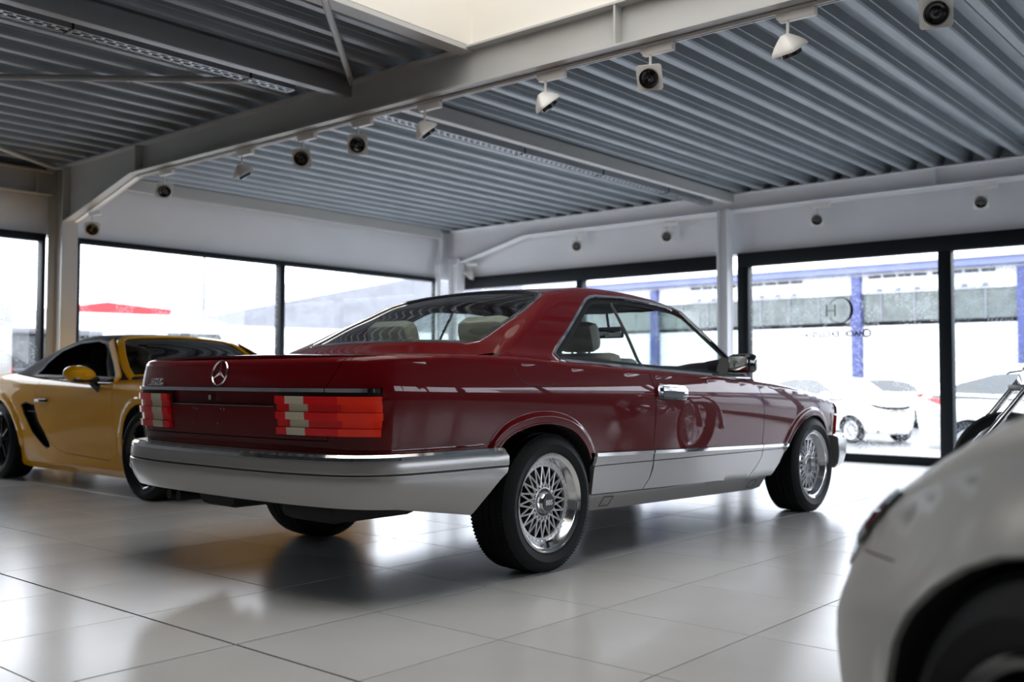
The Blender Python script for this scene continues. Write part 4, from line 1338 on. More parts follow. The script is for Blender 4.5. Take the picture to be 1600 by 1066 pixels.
# front face: indicator, headlamps, grille
tfl = rc.L - TXc(3.40)
for sg in (1, -1):
    ind = panel('indicator', mir([(rc.L - TXc(3.55), .50), (tfl - .004, .50), (tfl - .004, .635), (rc.L - TXc(3.55), .655)], -sg)[::1] if False else mir([(rc.L - TXc(3.56), .50), (tfl - .004, .50), (tfl - .004, .632), (rc.L - TXc(3.56), .632)], sg), lambda P: rc.wallf(P), M['lens_amber'], car, off=.006, step=.03, th=.02)
    for i in range(4):
        z0 = .505 + i * .033
        panel('lens_rib', mir([(rc.L - TXc(3.55), z0), (tfl - .006, z0), (tfl - .006, z0 + .018), (rc.L - TXc(3.55), z0 + .018)], sg), rc.wallf, M['lens_amber'], ind, off=.014, step=.03, th=.012)
    panel('headlamp', mir([(.42, .50), (rc.L - TXc(3.575), .50), (rc.L - TXc(3.575), .632), (.42, .632)], sg), rc.wallf, M['lens_smoke'], car, off=.004, step=.04, th=.02)
panel('nose_panel', [(-rc.L + TXc(3.42), .640), (rc.L - TXc(3.42), .640)] + [(t, wt(rc.L - abs(t))) for t in np.linspace(rc.L - TXc(3.42), -rc.L + TXc(3.42), 50)], rc.wallf, M['red'], car, step=.04, bstep=.03)
gr = panel('grille', [(-.40, .50), (.40, .50), (.40, .632), (-.40, .632)], rc.wallf, M['black'], car, off=-.02, step=.05, skirt=False)
for i in range(5):
    band('grille_bar', [(-.39, .515 + i * .026), (.39, .515 + i * .026)], rc.wallf, M['chrome'], gr, w=.006, h=.02, off=-.02)

# wheels
pw = car_wheel('wheel', .318, .240, .222, 'mesh', parent=car)
place_wheels(pw, car, [(0, -.782, .318, -1), (2.85, -.776, .318, -1), (0, .782, .318, 1), (2.85, .776, .318, 1)])

# underside
u = MB()
u.box((1.28, 0, .32), (1.75, 1.56, .17), bev=.03).box((-.10, 0, .44), (1.1, 1.16, .22), bev=.03).box((2.85, 0, .40), (1.5, 1.16, .24), bev=.03).box((-.82, 0, .46), (.60, 1.45, .14), bev=.04)
u.build('underbody', M['under'], car)
ex = MB()
ex.box((-.76, -.40, .345), (.50, .36, .11), bev=.045).box((-.80, .28, .35), (.40, .30, .11), bev=.045)
ex.cyl((.2, 0, .24), (2.2, 0, .24), .035, n=14).cyl((-.6, .48, .32), (-1.05, .50, .335), .024, n=14).cyl((-.6, .56, .32), (-1.05, .58, .335), .024, n=14)
ex.box((0, 0, .30), (.12, 1.24, .09), bev=.02).box((2.85, 0, .28), (.14, 1.2, .07), bev=.02)
ex.build('exhaust_and_axles', M['under'], car)

# cabin interior
cb = MB(); cb.box((.9, 0, .42), (2.0, 1.5, .04)).box((-.10, 0, .70), (.05, 1.5, .5)).box((1.95, 0, .66), (.06, 1.5, .5))
cb.build('cabin_floor', M['dark_fabric'], car)
sh_ = MB(); sh_.box((-.20, 0, .955), (.42, 1.50, .02), bev=.008).build('parcel_shelf', M['dark_fabric'], car)
db = MB(); db.box((1.80, 0, .84), (.42, 1.48, .14), bev=.04).box((1.66, .38, .91), (.20, .40, .06), bev=.025).build('dashboard', M['black'], car)
MB().box((1.90, .10, .975), (.24, .30, .10), bev=.045).build('dashboard_hood', M['cream'], car)
def seat(x, y, name='seat', wd=.50, rec=-16, zs_=.47):
    r = empty(name, (x, y, zs_), parent=car)
    MB().box((.02, 0, 0), (.50, wd, .15), bev=.05).build('cushion', M['cream'], r)
    mt = Matrix.Translation((-.22, 0, .03)) @ Matrix.Rotation(R(rec), 4, 'Y')
    b = MB(); b.box((0, 0, .27), (.13, wd, .56), mt, bev=.055); b.box((.04, 0, .27), (.09, wd * .62, .46), mt, bev=.04)
    b.build('backrest', M['cream'], r)
    h = MB(); h.box((.0, 0, .645), (.105, .27, .17), mt, bev=.05); h.cyl(mt @ Vector((0, -.06, .5)), mt @ Vector((0, -.06, .6)), .007, n=8).cyl(mt @ Vector((0, .06, .5)), mt @ Vector((0, .06, .6)), .007, n=8)
    h.build('headrest', M['cream'], r)
    return r
seat(1.30, -.37, 'front_seat'); seat(1.30, .37, 'front_seat')
bench = MB(); bench.box((.36, -.32, .49), (.48, .52, .15), bev=.05).box((.36, .32, .49), (.48, .52, .15), bev=.05)
mt = Matrix.Translation((.24, 0, .52)) @ Matrix.Rotation(R(-14), 4, 'Y')
bench.box((0, -.32, .24), (.13, .54, .50), mt, bev=.05).box((0, .32, .24), (.13, .54, .50), mt, bev=.05).box((0, 0, .22), (.11, .12, .44), mt, bev=.03)
bench.build('rear_bench', M['cream'], car)
for y in (-.35, .35):
    hb = MB(); mt2 = Matrix.Translation((.17, y, 1.085)) @ Matrix.Rotation(R(-18), 4, 'Y')
    hb.box((0, 0, 0), (.13, .34, .24), mt2, bev=.075)
    hr_ = hb.build('rear_headrest', M['cream'], car)
    MB().lathe([(.030, 0), (.034, .003), (.0, .004)], 20, mt2 @ Matrix.Translation((-.066, 0, .0)) @ Matrix.Rotation(R(-90), 4, 'Y') @ Matrix.Diagonal((.7, 1.4, 1, 1))).build('headrest_slot', M['black'], hr_)
im = MB(); im.box((1.72, 0, 1.188), (.025, .235, .074), bev=.012).cyl((1.725, 0, 1.21), (1.70, 0, 1.31), .009, n=8)
imo = im.build('inside_mirror', M['black'], car)
MB().box((1.706, 0, 1.188), (.003, .215, .058), bev=.001).build('mirror_glass', M['mirror'], imo)
sw_ = MB(); mt3 = Matrix.Translation((1.50, .37, .90)) @ Matrix.Rotation(R(-66), 4, 'Y')
sw_.lathe([(.190 + .013 * math.cos(a), .013 * math.sin(a)) for a in np.linspace(0, 2 * math.pi, 9)[:-1]], 36, mt3, closed=True)
sw_.box((0, 0, 0), (.12, .34, .025), mt3, bev=.01).cyl(mt3 @ Vector((0, 0, 0)), mt3 @ Vector((0, 0, -.2)), .03)
sw_.build('steering_wheel', M['black'], car)

# ---------------------------------------------------------------- other cars
def plan_outline(x0, x1, hw, rc_=.35, rf=.5, taper=.03):
    """half plan outline with rounded corners"""
    return [(x0, 0), (x0 + .01, hw * .35), (x0 + .05, hw * .66), (x0 + .16, hw * .86), (x0 + rc_, hw - .035), (x0 + rc_ + .35, hw - .008), (0.3, hw), ((x0 + x1) / 2, hw - .004), (x1 - rf - .45, hw - .012), (x1 - rf, hw - .045), (x1 - .30, hw * .87), (x1 - .12, hw * .68), (x1 - .03, hw * .38), (x1, 0)]
def side_window(sh, name, poly, m, parent, sgs=(1, -1), off=.003, frame=None):
    for sg in sgs:
        g = panel(name, poly, sh.side(sg), m, parent, step=.06, flip=sg > 0, off=off, th=.004)
        if frame: band('window_trim', poly, sh.side(sg), M[frame], g, w=.022, h=.004, off=off, closed=True, flip=sg > 0)
def simple_car(name, label, loc, rz, paint, out, zs, zc, ysf, ztop, kx, wb, arch_r, Rt, wheel_kw, dlo, ws, rw, zbot=.20, cx=(None, None), crown=.06, fine=.035, glassm='g_out', group=None, wheel_y=None, hw=.85, rsh=.06, tumble=.3, lamps=(), arches=True, step=.05, bump=.014):
    root = empty(name, loc, rz)
    tag(root, label, 'car', group)
    sh = Shell(out, zs, zc, ysf, ztop, kx, crown=crown, rsh=rsh, tumble=tumble, belly=.012, deckcrown=.05)
    A1 = arch_curve(0, Rt, arch_r, zbot + .02)[::-1]
    A2 = arch_curve(wb, Rt, arch_r, zbot + .02)[::-1]
    for A in (A1, A2): sh.arch_bump([p for p in A if p[1] > Rt], bump, .05)
    sh.cabin_setup(cx[0], cx[1])
    lw = lambda t: float(sh.wtop(np.array([t]))[0])
    bd = [(.0005, zbot)] + [(t, zbot) for t in np.linspace(.05, sh.tx(A1[0][0]) - .01, 20)] + sh.wallpts(A1) + [(sh.tx(x), zbot) for x in np.linspace(A1[-1][0] + .02, A2[0][0] - .02, 12)] + sh.wallpts(A2) + \
         [(t, zbot) for t in np.linspace(sh.tx(A2[-1][0]) + .01, sh.L - .0005, 20)] + [(t, lw(t)) for t in np.linspace(sh.L - .0005, .0005, 160)]
    for sg in (1, -1):
        panel('body_side', [(sg * a, b) for a, b in (bd if sg > 0 else bd[::-1])], sh.wall, paint, root, step=step, bstep=fine)
        arch_liner('arch_liner', sh, A1, M['under'], root, -sg)
        arch_liner('arch_liner', sh, A2, M['under'], root, -sg)
        panel('pillar', sh.side_outline(), sh.side(sg), paint, root, holes=[dlo] if glassm != 'g_out' else [], step=.06, bstep=.04, flip=sg > 0, th=.01)
        sh.corner_strip('roof_rail', sg, paint, root)
    side_window(sh, 'side_glass', dlo, M[glassm], root)
    T = np.linspace(-sh.L + .001, sh.L - .001, 200); Wt = np.array([lw(t) for t in T])
    P = sh.wall(np.stack([T, Wt], 1))
    panel('upper_deck', [(p[0], p[1]) for p in P], sh.deck, paint, root, holes=[sh.footprint()], step=.07, bstep=.04, th=.01, clean=True, skirt=False)
    panel('roof', sh.top_outline(), sh.top, paint, root, step=.06, bstep=.04, th=.01)
    panel('windscreen', ws, sh.top, M[glassm if glassm != 'g_out' else 'g_out'], root, step=.06, off=.004, th=.004)
    panel('rear_window', rw, sh.top, M['g_out'], root, step=.06, off=.004, th=.004)
    u = MB(); u.box((wb / 2, 0, zbot + .12), (wb - arch_r * 2 - .1, hw * 1.8, .24)).box((wb / 2, 0, zbot + .2), (wb + 1.0, 1.0, .3))
    u.build('underbody', M['under'], root)
    wy = wheel_y or hw - .12
    pw = car_wheel('wheel', Rt, **wheel_kw, parent=root)
    place_wheels(pw, root, [(0, -wy, Rt, -1), (wb, -wy, Rt, -1), (0, wy, Rt, 1), (wb, wy, Rt, 1)])
    return root, sh
def sym(pts): return pts + [(x, -y) for x, y in pts[::-1] if abs(y) > 1e-6]
kx0 = lambda k0, k1, xm: (lambda x: k0 + (k1 - k0) * np.clip((x - xm + .5), 0, 1))

# yellow roadster, parked nose towards -y, its right side to the lens
yel, ys = None, None
Yc = dict(Rt=.335)
yel = empty('car', (1.035, 5.455, 0), R(-90))
tag(yel, 'yellow two-seat roadster with black soft top parked behind the red car at the left', 'car')
ysh = Shell([(-.91, 0), (-.90, .35), (-.86, .60), (-.74, .78), (-.5, .865), (-.2, .893), (.1, .900), (.7, .888), (1.4, .872), (2.0, .875), (2.475, .888), (2.8, .872), (3.05, .82), (3.22, .70), (3.33, .48), (3.39, .2), (3.40, 0)],
    spl([-.9, -.6, -.2, .1, .5, 1.0, 1.6, 2.0, 2.4, 2.8, 3.1, 3.4], [.80, .88, .915, .925, .905, .885, .865, .862, .855, .80, .70, .56]),
    spl([-1, .2, 1, 2, 2.6, 3.4], [.70, .72, .70, .70, .68, .45]),
    lambda z: .80 - .46 * (z - .87) - .55 * (z - .87) ** 2,
    spl([-.20, -.03, .10, .30, .55, .8, 1.1, 1.32, 1.5, 1.8, 2.1, 2.3], [.82, .90, .965, 1.065, 1.165, 1.232, 1.268, 1.258, 1.222, 1.07, .91, .79]),
    kx0(-.05, .30, 1.2), crown=.09, rsh=.10, tumble=.30, belly=.012, deckcrown=.05, tuck=.17)
YA1 = arch_curve(0, .335, .375, .14)[::-1]; YA2 = arch_curve(2.475, .335, .365, .14)[::-1]
for A in (YA1, YA2): ysh.arch_bump([p for p in A if p[1] > .30], .012, .06)
ysh.bumps.append(lambda x, z: .018 * np.clip(1 - np.abs(x - 1.3) / 1.0, 0, 1) * np.clip((.32 - z) / .12, 0, 1))   # flared sill
ysh.cabin_setup(-.10, 2.15)
YW_ = lambda t: float(ysh.wtop(np.array([t]))[0])
ydoor_r = [(.74, .835), (.715, .77), (.72, .65), (.77, .52), (.90, .38), (1.03, .305), (1.15, .28)]
ydoor_f = [(1.86, .255), (1.99, .30), (2.00, .51), (1.99, .73), (1.97, .83)]
yint = [(.47, .66), (.56, .685), (.72, .665), (.745, .64), (.80, .50), (.905, .345), (.90, .315), (.84, .295), (.78, .32), (.62, .43), (.51, .58)]
for sg in (1, -1):
    s2 = lambda P_: [(sg * a, b) for a, b in (P_ if sg > 0 else P_[::-1])]
    rear_b = [(.0005, .16), (ysh.tx(YA1[0][0]) - .01, .14)] + ysh.wallpts(YA1) + [(ysh.tx(x), .125) for x in np.linspace(.40, 2.09, 12)] + ysh.wallpts(YA2) + [(ysh.tx(2.87), .14), (ysh.L - .0005, .14)] + [(t, YW_(t)) for t in np.linspace(ysh.L - .0005, ysh.tx(1.97), 60)] + \
        ysh.wallpts([(1.975, .83)] + [(x + .004, z) for x, z in ydoor_f[::-1][1:]] + [(1.86, .250), (1.15, .275)] + [(x - .006, z - .003) for x, z in ydoor_r[::-1][1:]]) + [(t, YW_(t)) for t in np.linspace(ysh.tx(.74), .0005, 60)]
    panel('body_side', s2(rear_b), ysh.wall, M['yellow'], yel, holes=[s2(ysh.wallpts(yint))], step=.03, bstep=.02)
    dp = ysh.wallpts(ydoor_r[::-1] ) 
    ydoor = ysh.wallpts(ydoor_r + ydoor_f) + [(t, YW_(t)) for t in np.linspace(ysh.tx(1.966), ysh.tx(.744), 30)]
    yd = panel('door', s2(ydoor), ysh.wall, M['yellow'], yel, step=.03, bstep=.02)
    panel('side_intake', s2(ysh.wallpts([(.42, .72), (.80, .72), (.95, .30), (.80, .25), (.55, .38)])), ysh.wall, M['black'], yel, step=.03, off=-.045, skirt=False)
    band('intake_rim', s2(ysh.wallpts(yint)), ysh.wall, M['black'], yel, w=.02, h=.004, off=-.006, closed=True)
    if sg: 
        band('intake_slat', s2(ysh.wallpts([(.49, .60), (.80, .60)])), ysh.wall, M['black'], yel, w=.012, h=.01, off=-.03)
    panel('inner_skin', s2(ysh.wallpts([(.40, .17), (2.08, .17), (2.08, .80), (.40, .80)])), ysh.wall, M['under'], yel, step=.06, off=-.055, skirt=False)
    arch_liner('arch_liner', ysh, YA1, M['under'], yel, -sg); arch_liner('arch_liner', ysh, YA2, M['under'], yel, -sg)
    h_ = MB(); c = ysh.wall(np.array([[sg * ysh.tx(.87), .70]]))[0]
    h_.box((c[0], c[1] - sg * .018, c[2]), (.22, .022, .030), bev=.010)
    h_.build('door_handle', M['gloss_black'], yd)
    # cabin sides: fabric with a dark window, body-colour A-pillar
    S = ysh.side(sg)
    ydlo = [(.55, .905), (.60, 1.02), (.72, 1.12), (.95, 1.185), (1.25, 1.195), (1.44, 1.165), (1.60, 1.09), (1.78, .98), (1.92, .885), (1.4, .892), (.9, .90)]
    panel('soft_top_side', ysh.side_outline(), S, M['dark_fabric'], yel, holes=[ydlo], step=.05, bstep=.03, flip=sg > 0)
    if sg > 0: panel('side_glass', ydlo, S, M['g_dark'], yel, step=.06, flip=sg > 0, off=-.006, skirt=False)
    band('window_seal', ydlo, S, M['seal'], yel, w=.022, h=.004, closed=True, flip=sg > 0)
    band('a_pillar', [(1.45, 1.185), (1.60, 1.105), (1.76, 1.02), (1.90, .925), (1.99, .865)], S, M['yellow'], yel, w=.05, h=.010, flip=sg > 0)
    ysh.corner_strip('soft_top_edge', sg, M['dark_fabric'], yel)
    mo = MB(); mt = Matrix.Translation((1.70, -sg * 0 + sg * -1 * -.985 if sg > 0 else -.985, .905)) if False else Matrix.Translation((1.70, sg * .985, .912))
    V = []; F = []; n = 20; k = 9
    for i in range(k + 1):
        ph = math.pi * i / k
        for j in range(n):
            th = 2 * math.pi * j / n
            x = -.055 * math.cos(ph) * (1 if math.cos(ph) > 0 else 1.7)
            r = math.sin(ph) ** .7
            V.append(Vector((x, .125 * r * math.cos(th), .070 * r * math.sin(th) - .0 + .012 * math.cos(th) * sg)))
    for i in range(k):
        for j in range(n): F.append((i*n+j, i*n+(j+1) % n, (i+1)*n+(j+1) % n, (i+1)*n+j))
    mo.add(V, F, mt); mh = mo.build('wing_mirror', M['yellow'], yel, True, 60)
    MB().box((1.72, sg * .955, .872), (.13, .20, .045), bev=.018).cyl((1.74, sg * .93, .875), (1.74, sg * .84, .79), .022, .03, 12).build('mirror_base', M['gloss_black'], mh)
    MB().lathe([(.0, 0), (.075, .002), (.08, 0)], 20, Matrix.Translation((1.652, sg * .985, .912)) @ Matrix.Rotation(R(-90), 4, 'Y') @ Matrix.Diagonal((.75, 1.3, 1, 1))).build('mirror_glass', M['mirror'], mh)
    panel('headlamp', s2([(ysh.tx(2.90), .60), (ysh.tx(3.12), .555), (ysh.L - .45, .55), (ysh.L - .50, .64), (ysh.tx(3.02), .70)]), ysh.wall, M['lens_smoke'], yel, off=.004, step=.04)
T_ = np.linspace(-ysh.L + .001, ysh.L - .001, 200); P_ = ysh.wall(np.stack([T_, [YW_(t) for t in T_]], 1))
panel('upper_deck', [(p[0], p[1]) for p in P_], ysh.deck, M['yellow'], yel, holes=[ysh.footprint()], step=.05, bstep=.03)
to = ysh.top_outline()
yws = sym([(1.44, 0), (1.435, .25), (1.41, .46), (1.46, .53), (1.62, .60), (1.80, .66), (1.93, .68), (2.03, .45), (2.07, .2), (2.08, 0)])
panel('soft_top', to, ysh.top, M['dark_fabric'], yel, holes=[yws], step=.05, bstep=.03)
band('windscreen_frame', yws, ysh.top, M['yellow'], yel, w=.060, h=.010, closed=True)
panel('windscreen', yws, ysh.top, M['g_dark'], yel, step=.05, off=-.004, skirt=False)
panel('rear_window', sym([(.12, 0), (.14, .30), (.40, .36), (.44, 0)]), ysh.top, M['g_dark'], yel, step=.05, off=.003, th=.003)
for x_ in (.60, .95): band('soft_top_bow', [(x_, -.50), (x_, .50)], ysh.top, M['dark_fabric'], yel, w=.05, h=.006)
yu = MB(); yu.box((1.24, 0, .25), (1.60, 1.50, .20), bev=.03).box((1.24, 0, .33), (3.9, 1.0, .24), bev=.03)
yu.build('underbody', M['under'], yel)
ysb = MB()
for yy in (-.36, .36): ysb.box((.95, yy, .72), (.16, .46, .60), bev=.06).box((.90, yy, 1.06), (.12, .26, .2), bev=.05)
ysb.box((1.85, 0, .84), (.4, 1.4, .12), bev=.04)
ysb.build('seats_and_dashboard', M['dark_fabric'], yel)
yw = car_wheel('wheel', .335, .245, .245, 'star', 'gloss_black', 'gloss_black', parent=yel)
place_wheels(yw, yel, [(0, -.768, .335, -1), (2.475, -.760, .335, -1), (0, .768, .335, 1), (2.475, .760, .335, 1)])

# near white sports car at the right, strongly out of focus
fg_spec = dict(
    out=[(-1.0, 0), (-.98, .4), (-.90, .68), (-.70, .85), (-.3, .91), (.2, .915), (1.2, .875), (2.0, .885), (2.40, .905), (2.75, .885), (2.98, .82), (3.14, .70), (3.25, .50), (3.30, .2), (3.31, 0)],
    zs=spl([-1, -.4, 0, .6, 1.5, 1.95, 2.3, 2.55, 2.75, 2.95, 3.10, 3.20, 3.32], [.82, .95, .97, .93, .90, .895, .885, .84, .765, .68, .62, .58, .52]),
    zc=spl([-1, 0, 1, 2, 2.5, 3.3], [.7, .72, .66, .62, .54, .38]),
    ysf=lambda z: .80 - .55 * (z - .87) - .4 * (z - .87) ** 2,
    ztop=spl([-.9, -.5, 0, .5, .9, 1.2, 1.5, 1.9, 2.1], [.86, .98, 1.16, 1.28, 1.305, 1.28, 1.18, .96, .82]),
    kx=kx0(-.05, .30, .9))
fgc, fsh = simple_car('car', 'pale blurred sports car front wing cut off at the near right edge', (0, 0, 0), 0, M['silver_car'], wb=2.35, arch_r=.345, Rt=.325, wheel_kw=dict(w=.235, rim=.225, style='star', m_rim='gloss_black', m_spoke='gloss_black'),
    dlo=[(.2, .96), (.5, 1.12), (.9, 1.2), (1.25, 1.17), (1.75, .92), (1.0, .93)], ws=sym([(1.22, 0), (1.2, .45), (1.65, .58), (1.93, .3), (1.97, 0)]), rw=sym([(-.1, 0), (-.08, .4), (.35, .48), (.42, 0)]), cx=(-.75, 2.0), hw=.90, wheel_y=.775, rsh=.10, tumble=.42, zbot=.16, fine=.025, step=.04, **fg_spec)
hdg = R(51)
# front axle, left-hand side, stands at this place
_ax = Vector((-2.30, -3.44)); _fw = Vector((math.cos(hdg), math.sin(hdg))); _lf = Vector((-math.sin(hdg), math.cos(hdg)))
_o = _ax - _fw * 2.35 - _lf * .90
fgc.location = (_o.x, _o.y, 0); fgc.rotation_euler = (0, 0, hdg)
for sg in (1, -1):
    hp = [(sg * a, b) for a, b in [(fsh.tx(2.80), .70), (fsh.tx(2.90), .62), (fsh.tx(3.02), .54), (fsh.tx(3.14), .51), (fsh.tx(3.24), .52), (fsh.tx(3.22), .60), (fsh.tx(3.10), .66), (fsh.tx(2.95), .715)]]
    panel('headlamp', hp if sg > 0 else hp[::-1], fsh.wall, M['gloss_black'], fgc, off=.006, step=.03)
    band('bumper_seam', [(sg * fsh.tx(2.73), .60), (sg * fsh.tx(2.95), .585), (sg * fsh.tx(3.1), .575)], fsh.wall, M['seal'], fgc, w=.003, h=.0004)

# cars outside on the forecourt
ZG = -.45
hatch = dict(
    zs=spl([-.6, 0, 1, 1.9, 2.3, 2.7, 3.0], [1.0, 1.0, .98, .96, .92, .84, .70]),
    zc=spl([-1, 3.2], [.75, .62]),
    ysf=lambda z: .79 - .30 * (z - .95) - .15 * (z - .95) ** 2,
    ztop=spl([-.62, -.50, -.35, -.1, .3, .8, 1.2, 1.5, 2.0, 2.3, 2.5], [.90, 1.15, 1.36, 1.44, 1.465, 1.465, 1.44, 1.385, 1.13, .96, .84]),
    kx=kx0(-.05, .28, 1.0))
hwheel = dict(w=.17, rim=.19, style='plain', m_rim='silver', m_spoke='silver')
hdlo = [(-.30, 1.02), (-.25, 1.16), (-.02, 1.30), (.4, 1.375), (.9, 1.385), (1.25, 1.345), (1.65, 1.17), (2.02, .985), (1.0, 1.005)]
hargs = dict(wb=2.34, arch_r=.33, Rt=.285, wheel_kw=hwheel, dlo=hdlo, ws=sym([(1.50, 0), (1.48, .5), (1.95, .60), (2.25, .35), (2.30, 0)]), rw=sym([(-.50, 0), (-.46, .5), (-.22, .5), (-.24, 0)]), cx=(-.50, 2.2), hw=.81, fine=.05, step=.08, zbot=.20)
h1, hs1 = simple_car('car', 'small white hatchback outside the window, nose to the right with mirror and headlamp', (0, 0, 0), 0, M['white_car'], out=plan_outline(-.62, 2.98, .815), **hatch, **hargs)
def patch(sh, root, name, m, pts, front=True, off=.008):
    for sg in (1, -1):
        P = [(sg * a, b) for a, b in pts]
        panel(name, P if sg > 0 else P[::-1], sh.wallf if front else sh.wall, M[m], root, off=off, step=.05)
def hatch_face(sh, root):
    patch(sh, root, 'headlamp', 'lens_smoke', [(.42, .66), (.62, .655), (sh.L - sh.tx(2.60), .74), (sh.L - sh.tx(2.50), .80), (.62, .75)])
    panel('grille', [(-.32, .35), (.32, .35), (.36, .50), (-.36, .50)], sh.wallf, M['b_dark'], root, off=.006, step=.05)
    panel('number_plate', [(-.25, .46), (.25, .46), (.25, .56), (-.25, .56)], sh.wallf, M['b_grey'], root, off=.015, step=.05)
    panel('badge_bar', [(-.30, .66), (.30, .66), (.26, .70), (-.26, .70)], sh.wallf, M['b_dark'], root, off=.006, step=.05)
    patch(sh, root, 'fog_lamp', 'b_dark', [(.52, .38), (.66, .39), (.68, .46), (.54, .46)])
    for sg in (1, -1):
        mm = MB(); mm.box((1.78, sg * .93, 1.02), (.16, .20, .15), bev=.06); mm.build('wing_mirror', M['white_car'], root)
    MB().box((2.14, .1, .985), (.03, .5, .012)).box((2.16, -.35, .98), (.03, .5, .012)).build('wiper', M['b_dark'], root)
hatch_face(hs1, h1)
h1.location = (18.96, 6.50, ZG); h1.rotation_euler = (0, 0, R(-113))
sm, ss = simple_car('car', 'small white car outside behind the hatchback, with one red tail lamp', (26.0, 6.3, ZG), R(100), M['white_car'], out=plan_outline(-.70, 3.05, .83), **hatch, **hargs)
patch(ss, sm, 'tail_lamp', 'lens_red', [(ss.tx(-.36), .86), (ss.tx(-.20), .92), (ss.tx(-.50), 1.0), (ss.tx(-.62) - .15, .98)], False)
panel('number_plate', [(-.25, .62), (.25, .62), (.25, .72), (-.25, .72)], ss.wall, M['b_grey'], sm, off=.01, step=.05)
suv = dict(
    zs=spl([-.8, 0, 1, 1.9, 2.5, 3.1, 3.4], [1.12, 1.10, 1.06, 1.03, 1.0, .90, .78]),
    zc=spl([-1, 3.4], [.85, .72]),
    ysf=lambda z: .86 - .38 * (z - 1.05) - .2 * (z - 1.05) ** 2,
    ztop=spl([-.85, -.65, -.35, 0, .5, 1.1, 1.5, 1.8, 2.2, 2.5, 2.7], [.95, 1.20, 1.45, 1.56, 1.62, 1.62, 1.58, 1.50, 1.26, 1.08, .95]),
    kx=kx0(-.08, .28, 1.2))
sv, sv_s = simple_car('car', 'white crossover outside behind the right-hand window, side windows grey with rain', (13.8, 1.10, ZG), R(-82), M['white_car'], out=plan_outline(-.88, 3.42, .91), wb=2.62, arch_r=.39, Rt=.345, wheel_kw=dict(w=.22, rim=.23, style='star', m_rim='silver', m_spoke='silver'),
    dlo=[(-.40, 1.15), (-.15, 1.30), (.35, 1.44), (1.0, 1.48), (1.5, 1.44), (1.95, 1.25), (2.25, 1.08), (1.0, 1.10)], ws=sym([(1.80, 0), (1.78, .5), (2.15, .66), (2.42, .35), (2.47, 0)]), rw=sym([(-.72, 0), (-.66, .55), (-.36, .55), (-.40, 0)]), cx=(-.65, 2.4), hw=.90, fine=.05, step=.08, zbot=.24, **suv)
patch(sv_s, sv, 'tail_lamp', 'lens_red', [(sv_s.tx(-.45), .96), (sv_s.tx(-.20), 1.0), (sv_s.tx(-.50), 1.06), (sv_s.tx(-.75), 1.06)], False)
for sg in (1, -1):
    MB().box((1.0, sg * .925, .93), (.20, .02, .025), bev=.008).box((.05, sg * .925, .95), (.20, .02, .025), bev=.008).build('door_handle', M['white_car'], sv)

# ---------------------------------------------------------------- chopper motorcycle at the right edge
bike = empty('motorcycle', (3.224, -2.01, 0), R(128))
tag(bike, 'chrome-forked chopper motorcycle at the right edge, in front of the window', 'motorcycle')
fw = empty('front_wheel', (0, 0, .345), parent=bike)
MB().lathe([(.275, -.028), (.31, -.045), (.335, -.035), (.345, 0), (.335, .035), (.31, .045), (.275, .028)], 56, axis='Y').build('tyre', M['tyre'], fw)
MB().lathe([(.262, -.03), (.278, -.032), (.280, 0), (.278, .032), (.262, .03), (.255, 0)], 56, axis='Y', closed=True).build('rim', M['chrome'], fw)
spk = MB()
for k in range(40):
    a = 2 * math.pi * k / 40; b = a + (.35 if k % 2 else -.35); sy = .03 if (k // 2) % 2 else -.03
    spk.cyl((.03 * math.sin(b), sy, .03 * math.cos(b)), (.262 * math.sin(a), 0, .262 * math.cos(a)), .0022, n=4, caps=False)
spk.cyl((0, -.05, 0), (0, .05, 0), .032, n=16)
spk.build('spokes', M['chrome'], fw)
MB().lathe([(.13, -.052), (.055, -.052), (.055, -.047), (.13, -.047)], 32, axis='Y', closed=True).build('brake_disc', M['chrome'], fw)
fk = MB()
fx = lambda z: .167 - .82 * (z - .533)      # trailing-link fork: the tubes run ahead of the axle
for s_ in (-.095, .095):
    fk.cyl((fx(.34), s_, .34), (fx(.66), s_, .66), .026, .025, 16).cyl((fx(.64), s_, .64), (fx(1.0), s_, 1.0), .0205, n=16)
    fk.cyl((fx(.35), s_, .35), (0, s_ * .9, .345), .016, n=12)
fk.cyl((0, -.09, .345), (0, .09, .345), .014, n=12)
fk.build('fork', M['chrome'], bike)
hx, hz = -.22, 1.0
MB().box((fx(.84), 0, .84), (.05, .25, .04), bev=.012).box((fx(.97), 0, .97), (.05, .25, .035), bev=.012).build('fork_clamp', M['black'], bike)
MB().tube([(-.30, -.40, .93), (-.26, -.30, .95), (-.20, -.14, .98), (-.19, 0, .985), (-.20, .14, .98), (-.26, .30, .95), (-.30, .40, .93)], .0125, 10).build('handlebar', M['black'], bike)
for s_ in (-1, 1):
    g = MB(); g.cyl((-.265, s_ * .30, .95), (-.32, s_ * .44, .925), .019, n=12).box((-.25, s_ * .26, .95), (.05, .05, .05), bev=.01).tube([(-.22, s_ * .26, .95), (-.17, s_ * .33, .94), (-.20, s_ * .44, .93)], .006, 6)
    g.tube([(-.27, s_ * .24, .95), (-.30, s_ * .30, 1.05)], .005, 6).lathe([(.0, 0), (.045, .004), (.05, .014), (0, .022)], 16, Matrix.Translation((-.30, s_ * .30, 1.07)) @ Matrix.Rotation(R(-90), 4, 'Y'))
    g.build('grip_and_lever', M['black'], bike)
MB().lathe([(.0, .0), (.085, .004), (.09, .02), (.07, .09), (0, .12)], 24, Matrix.Translation((-.10, 0, .86)) @ Matrix.Rotation(R(-90), 4, 'Y')).build('headlamp', M['chrome'], bike)
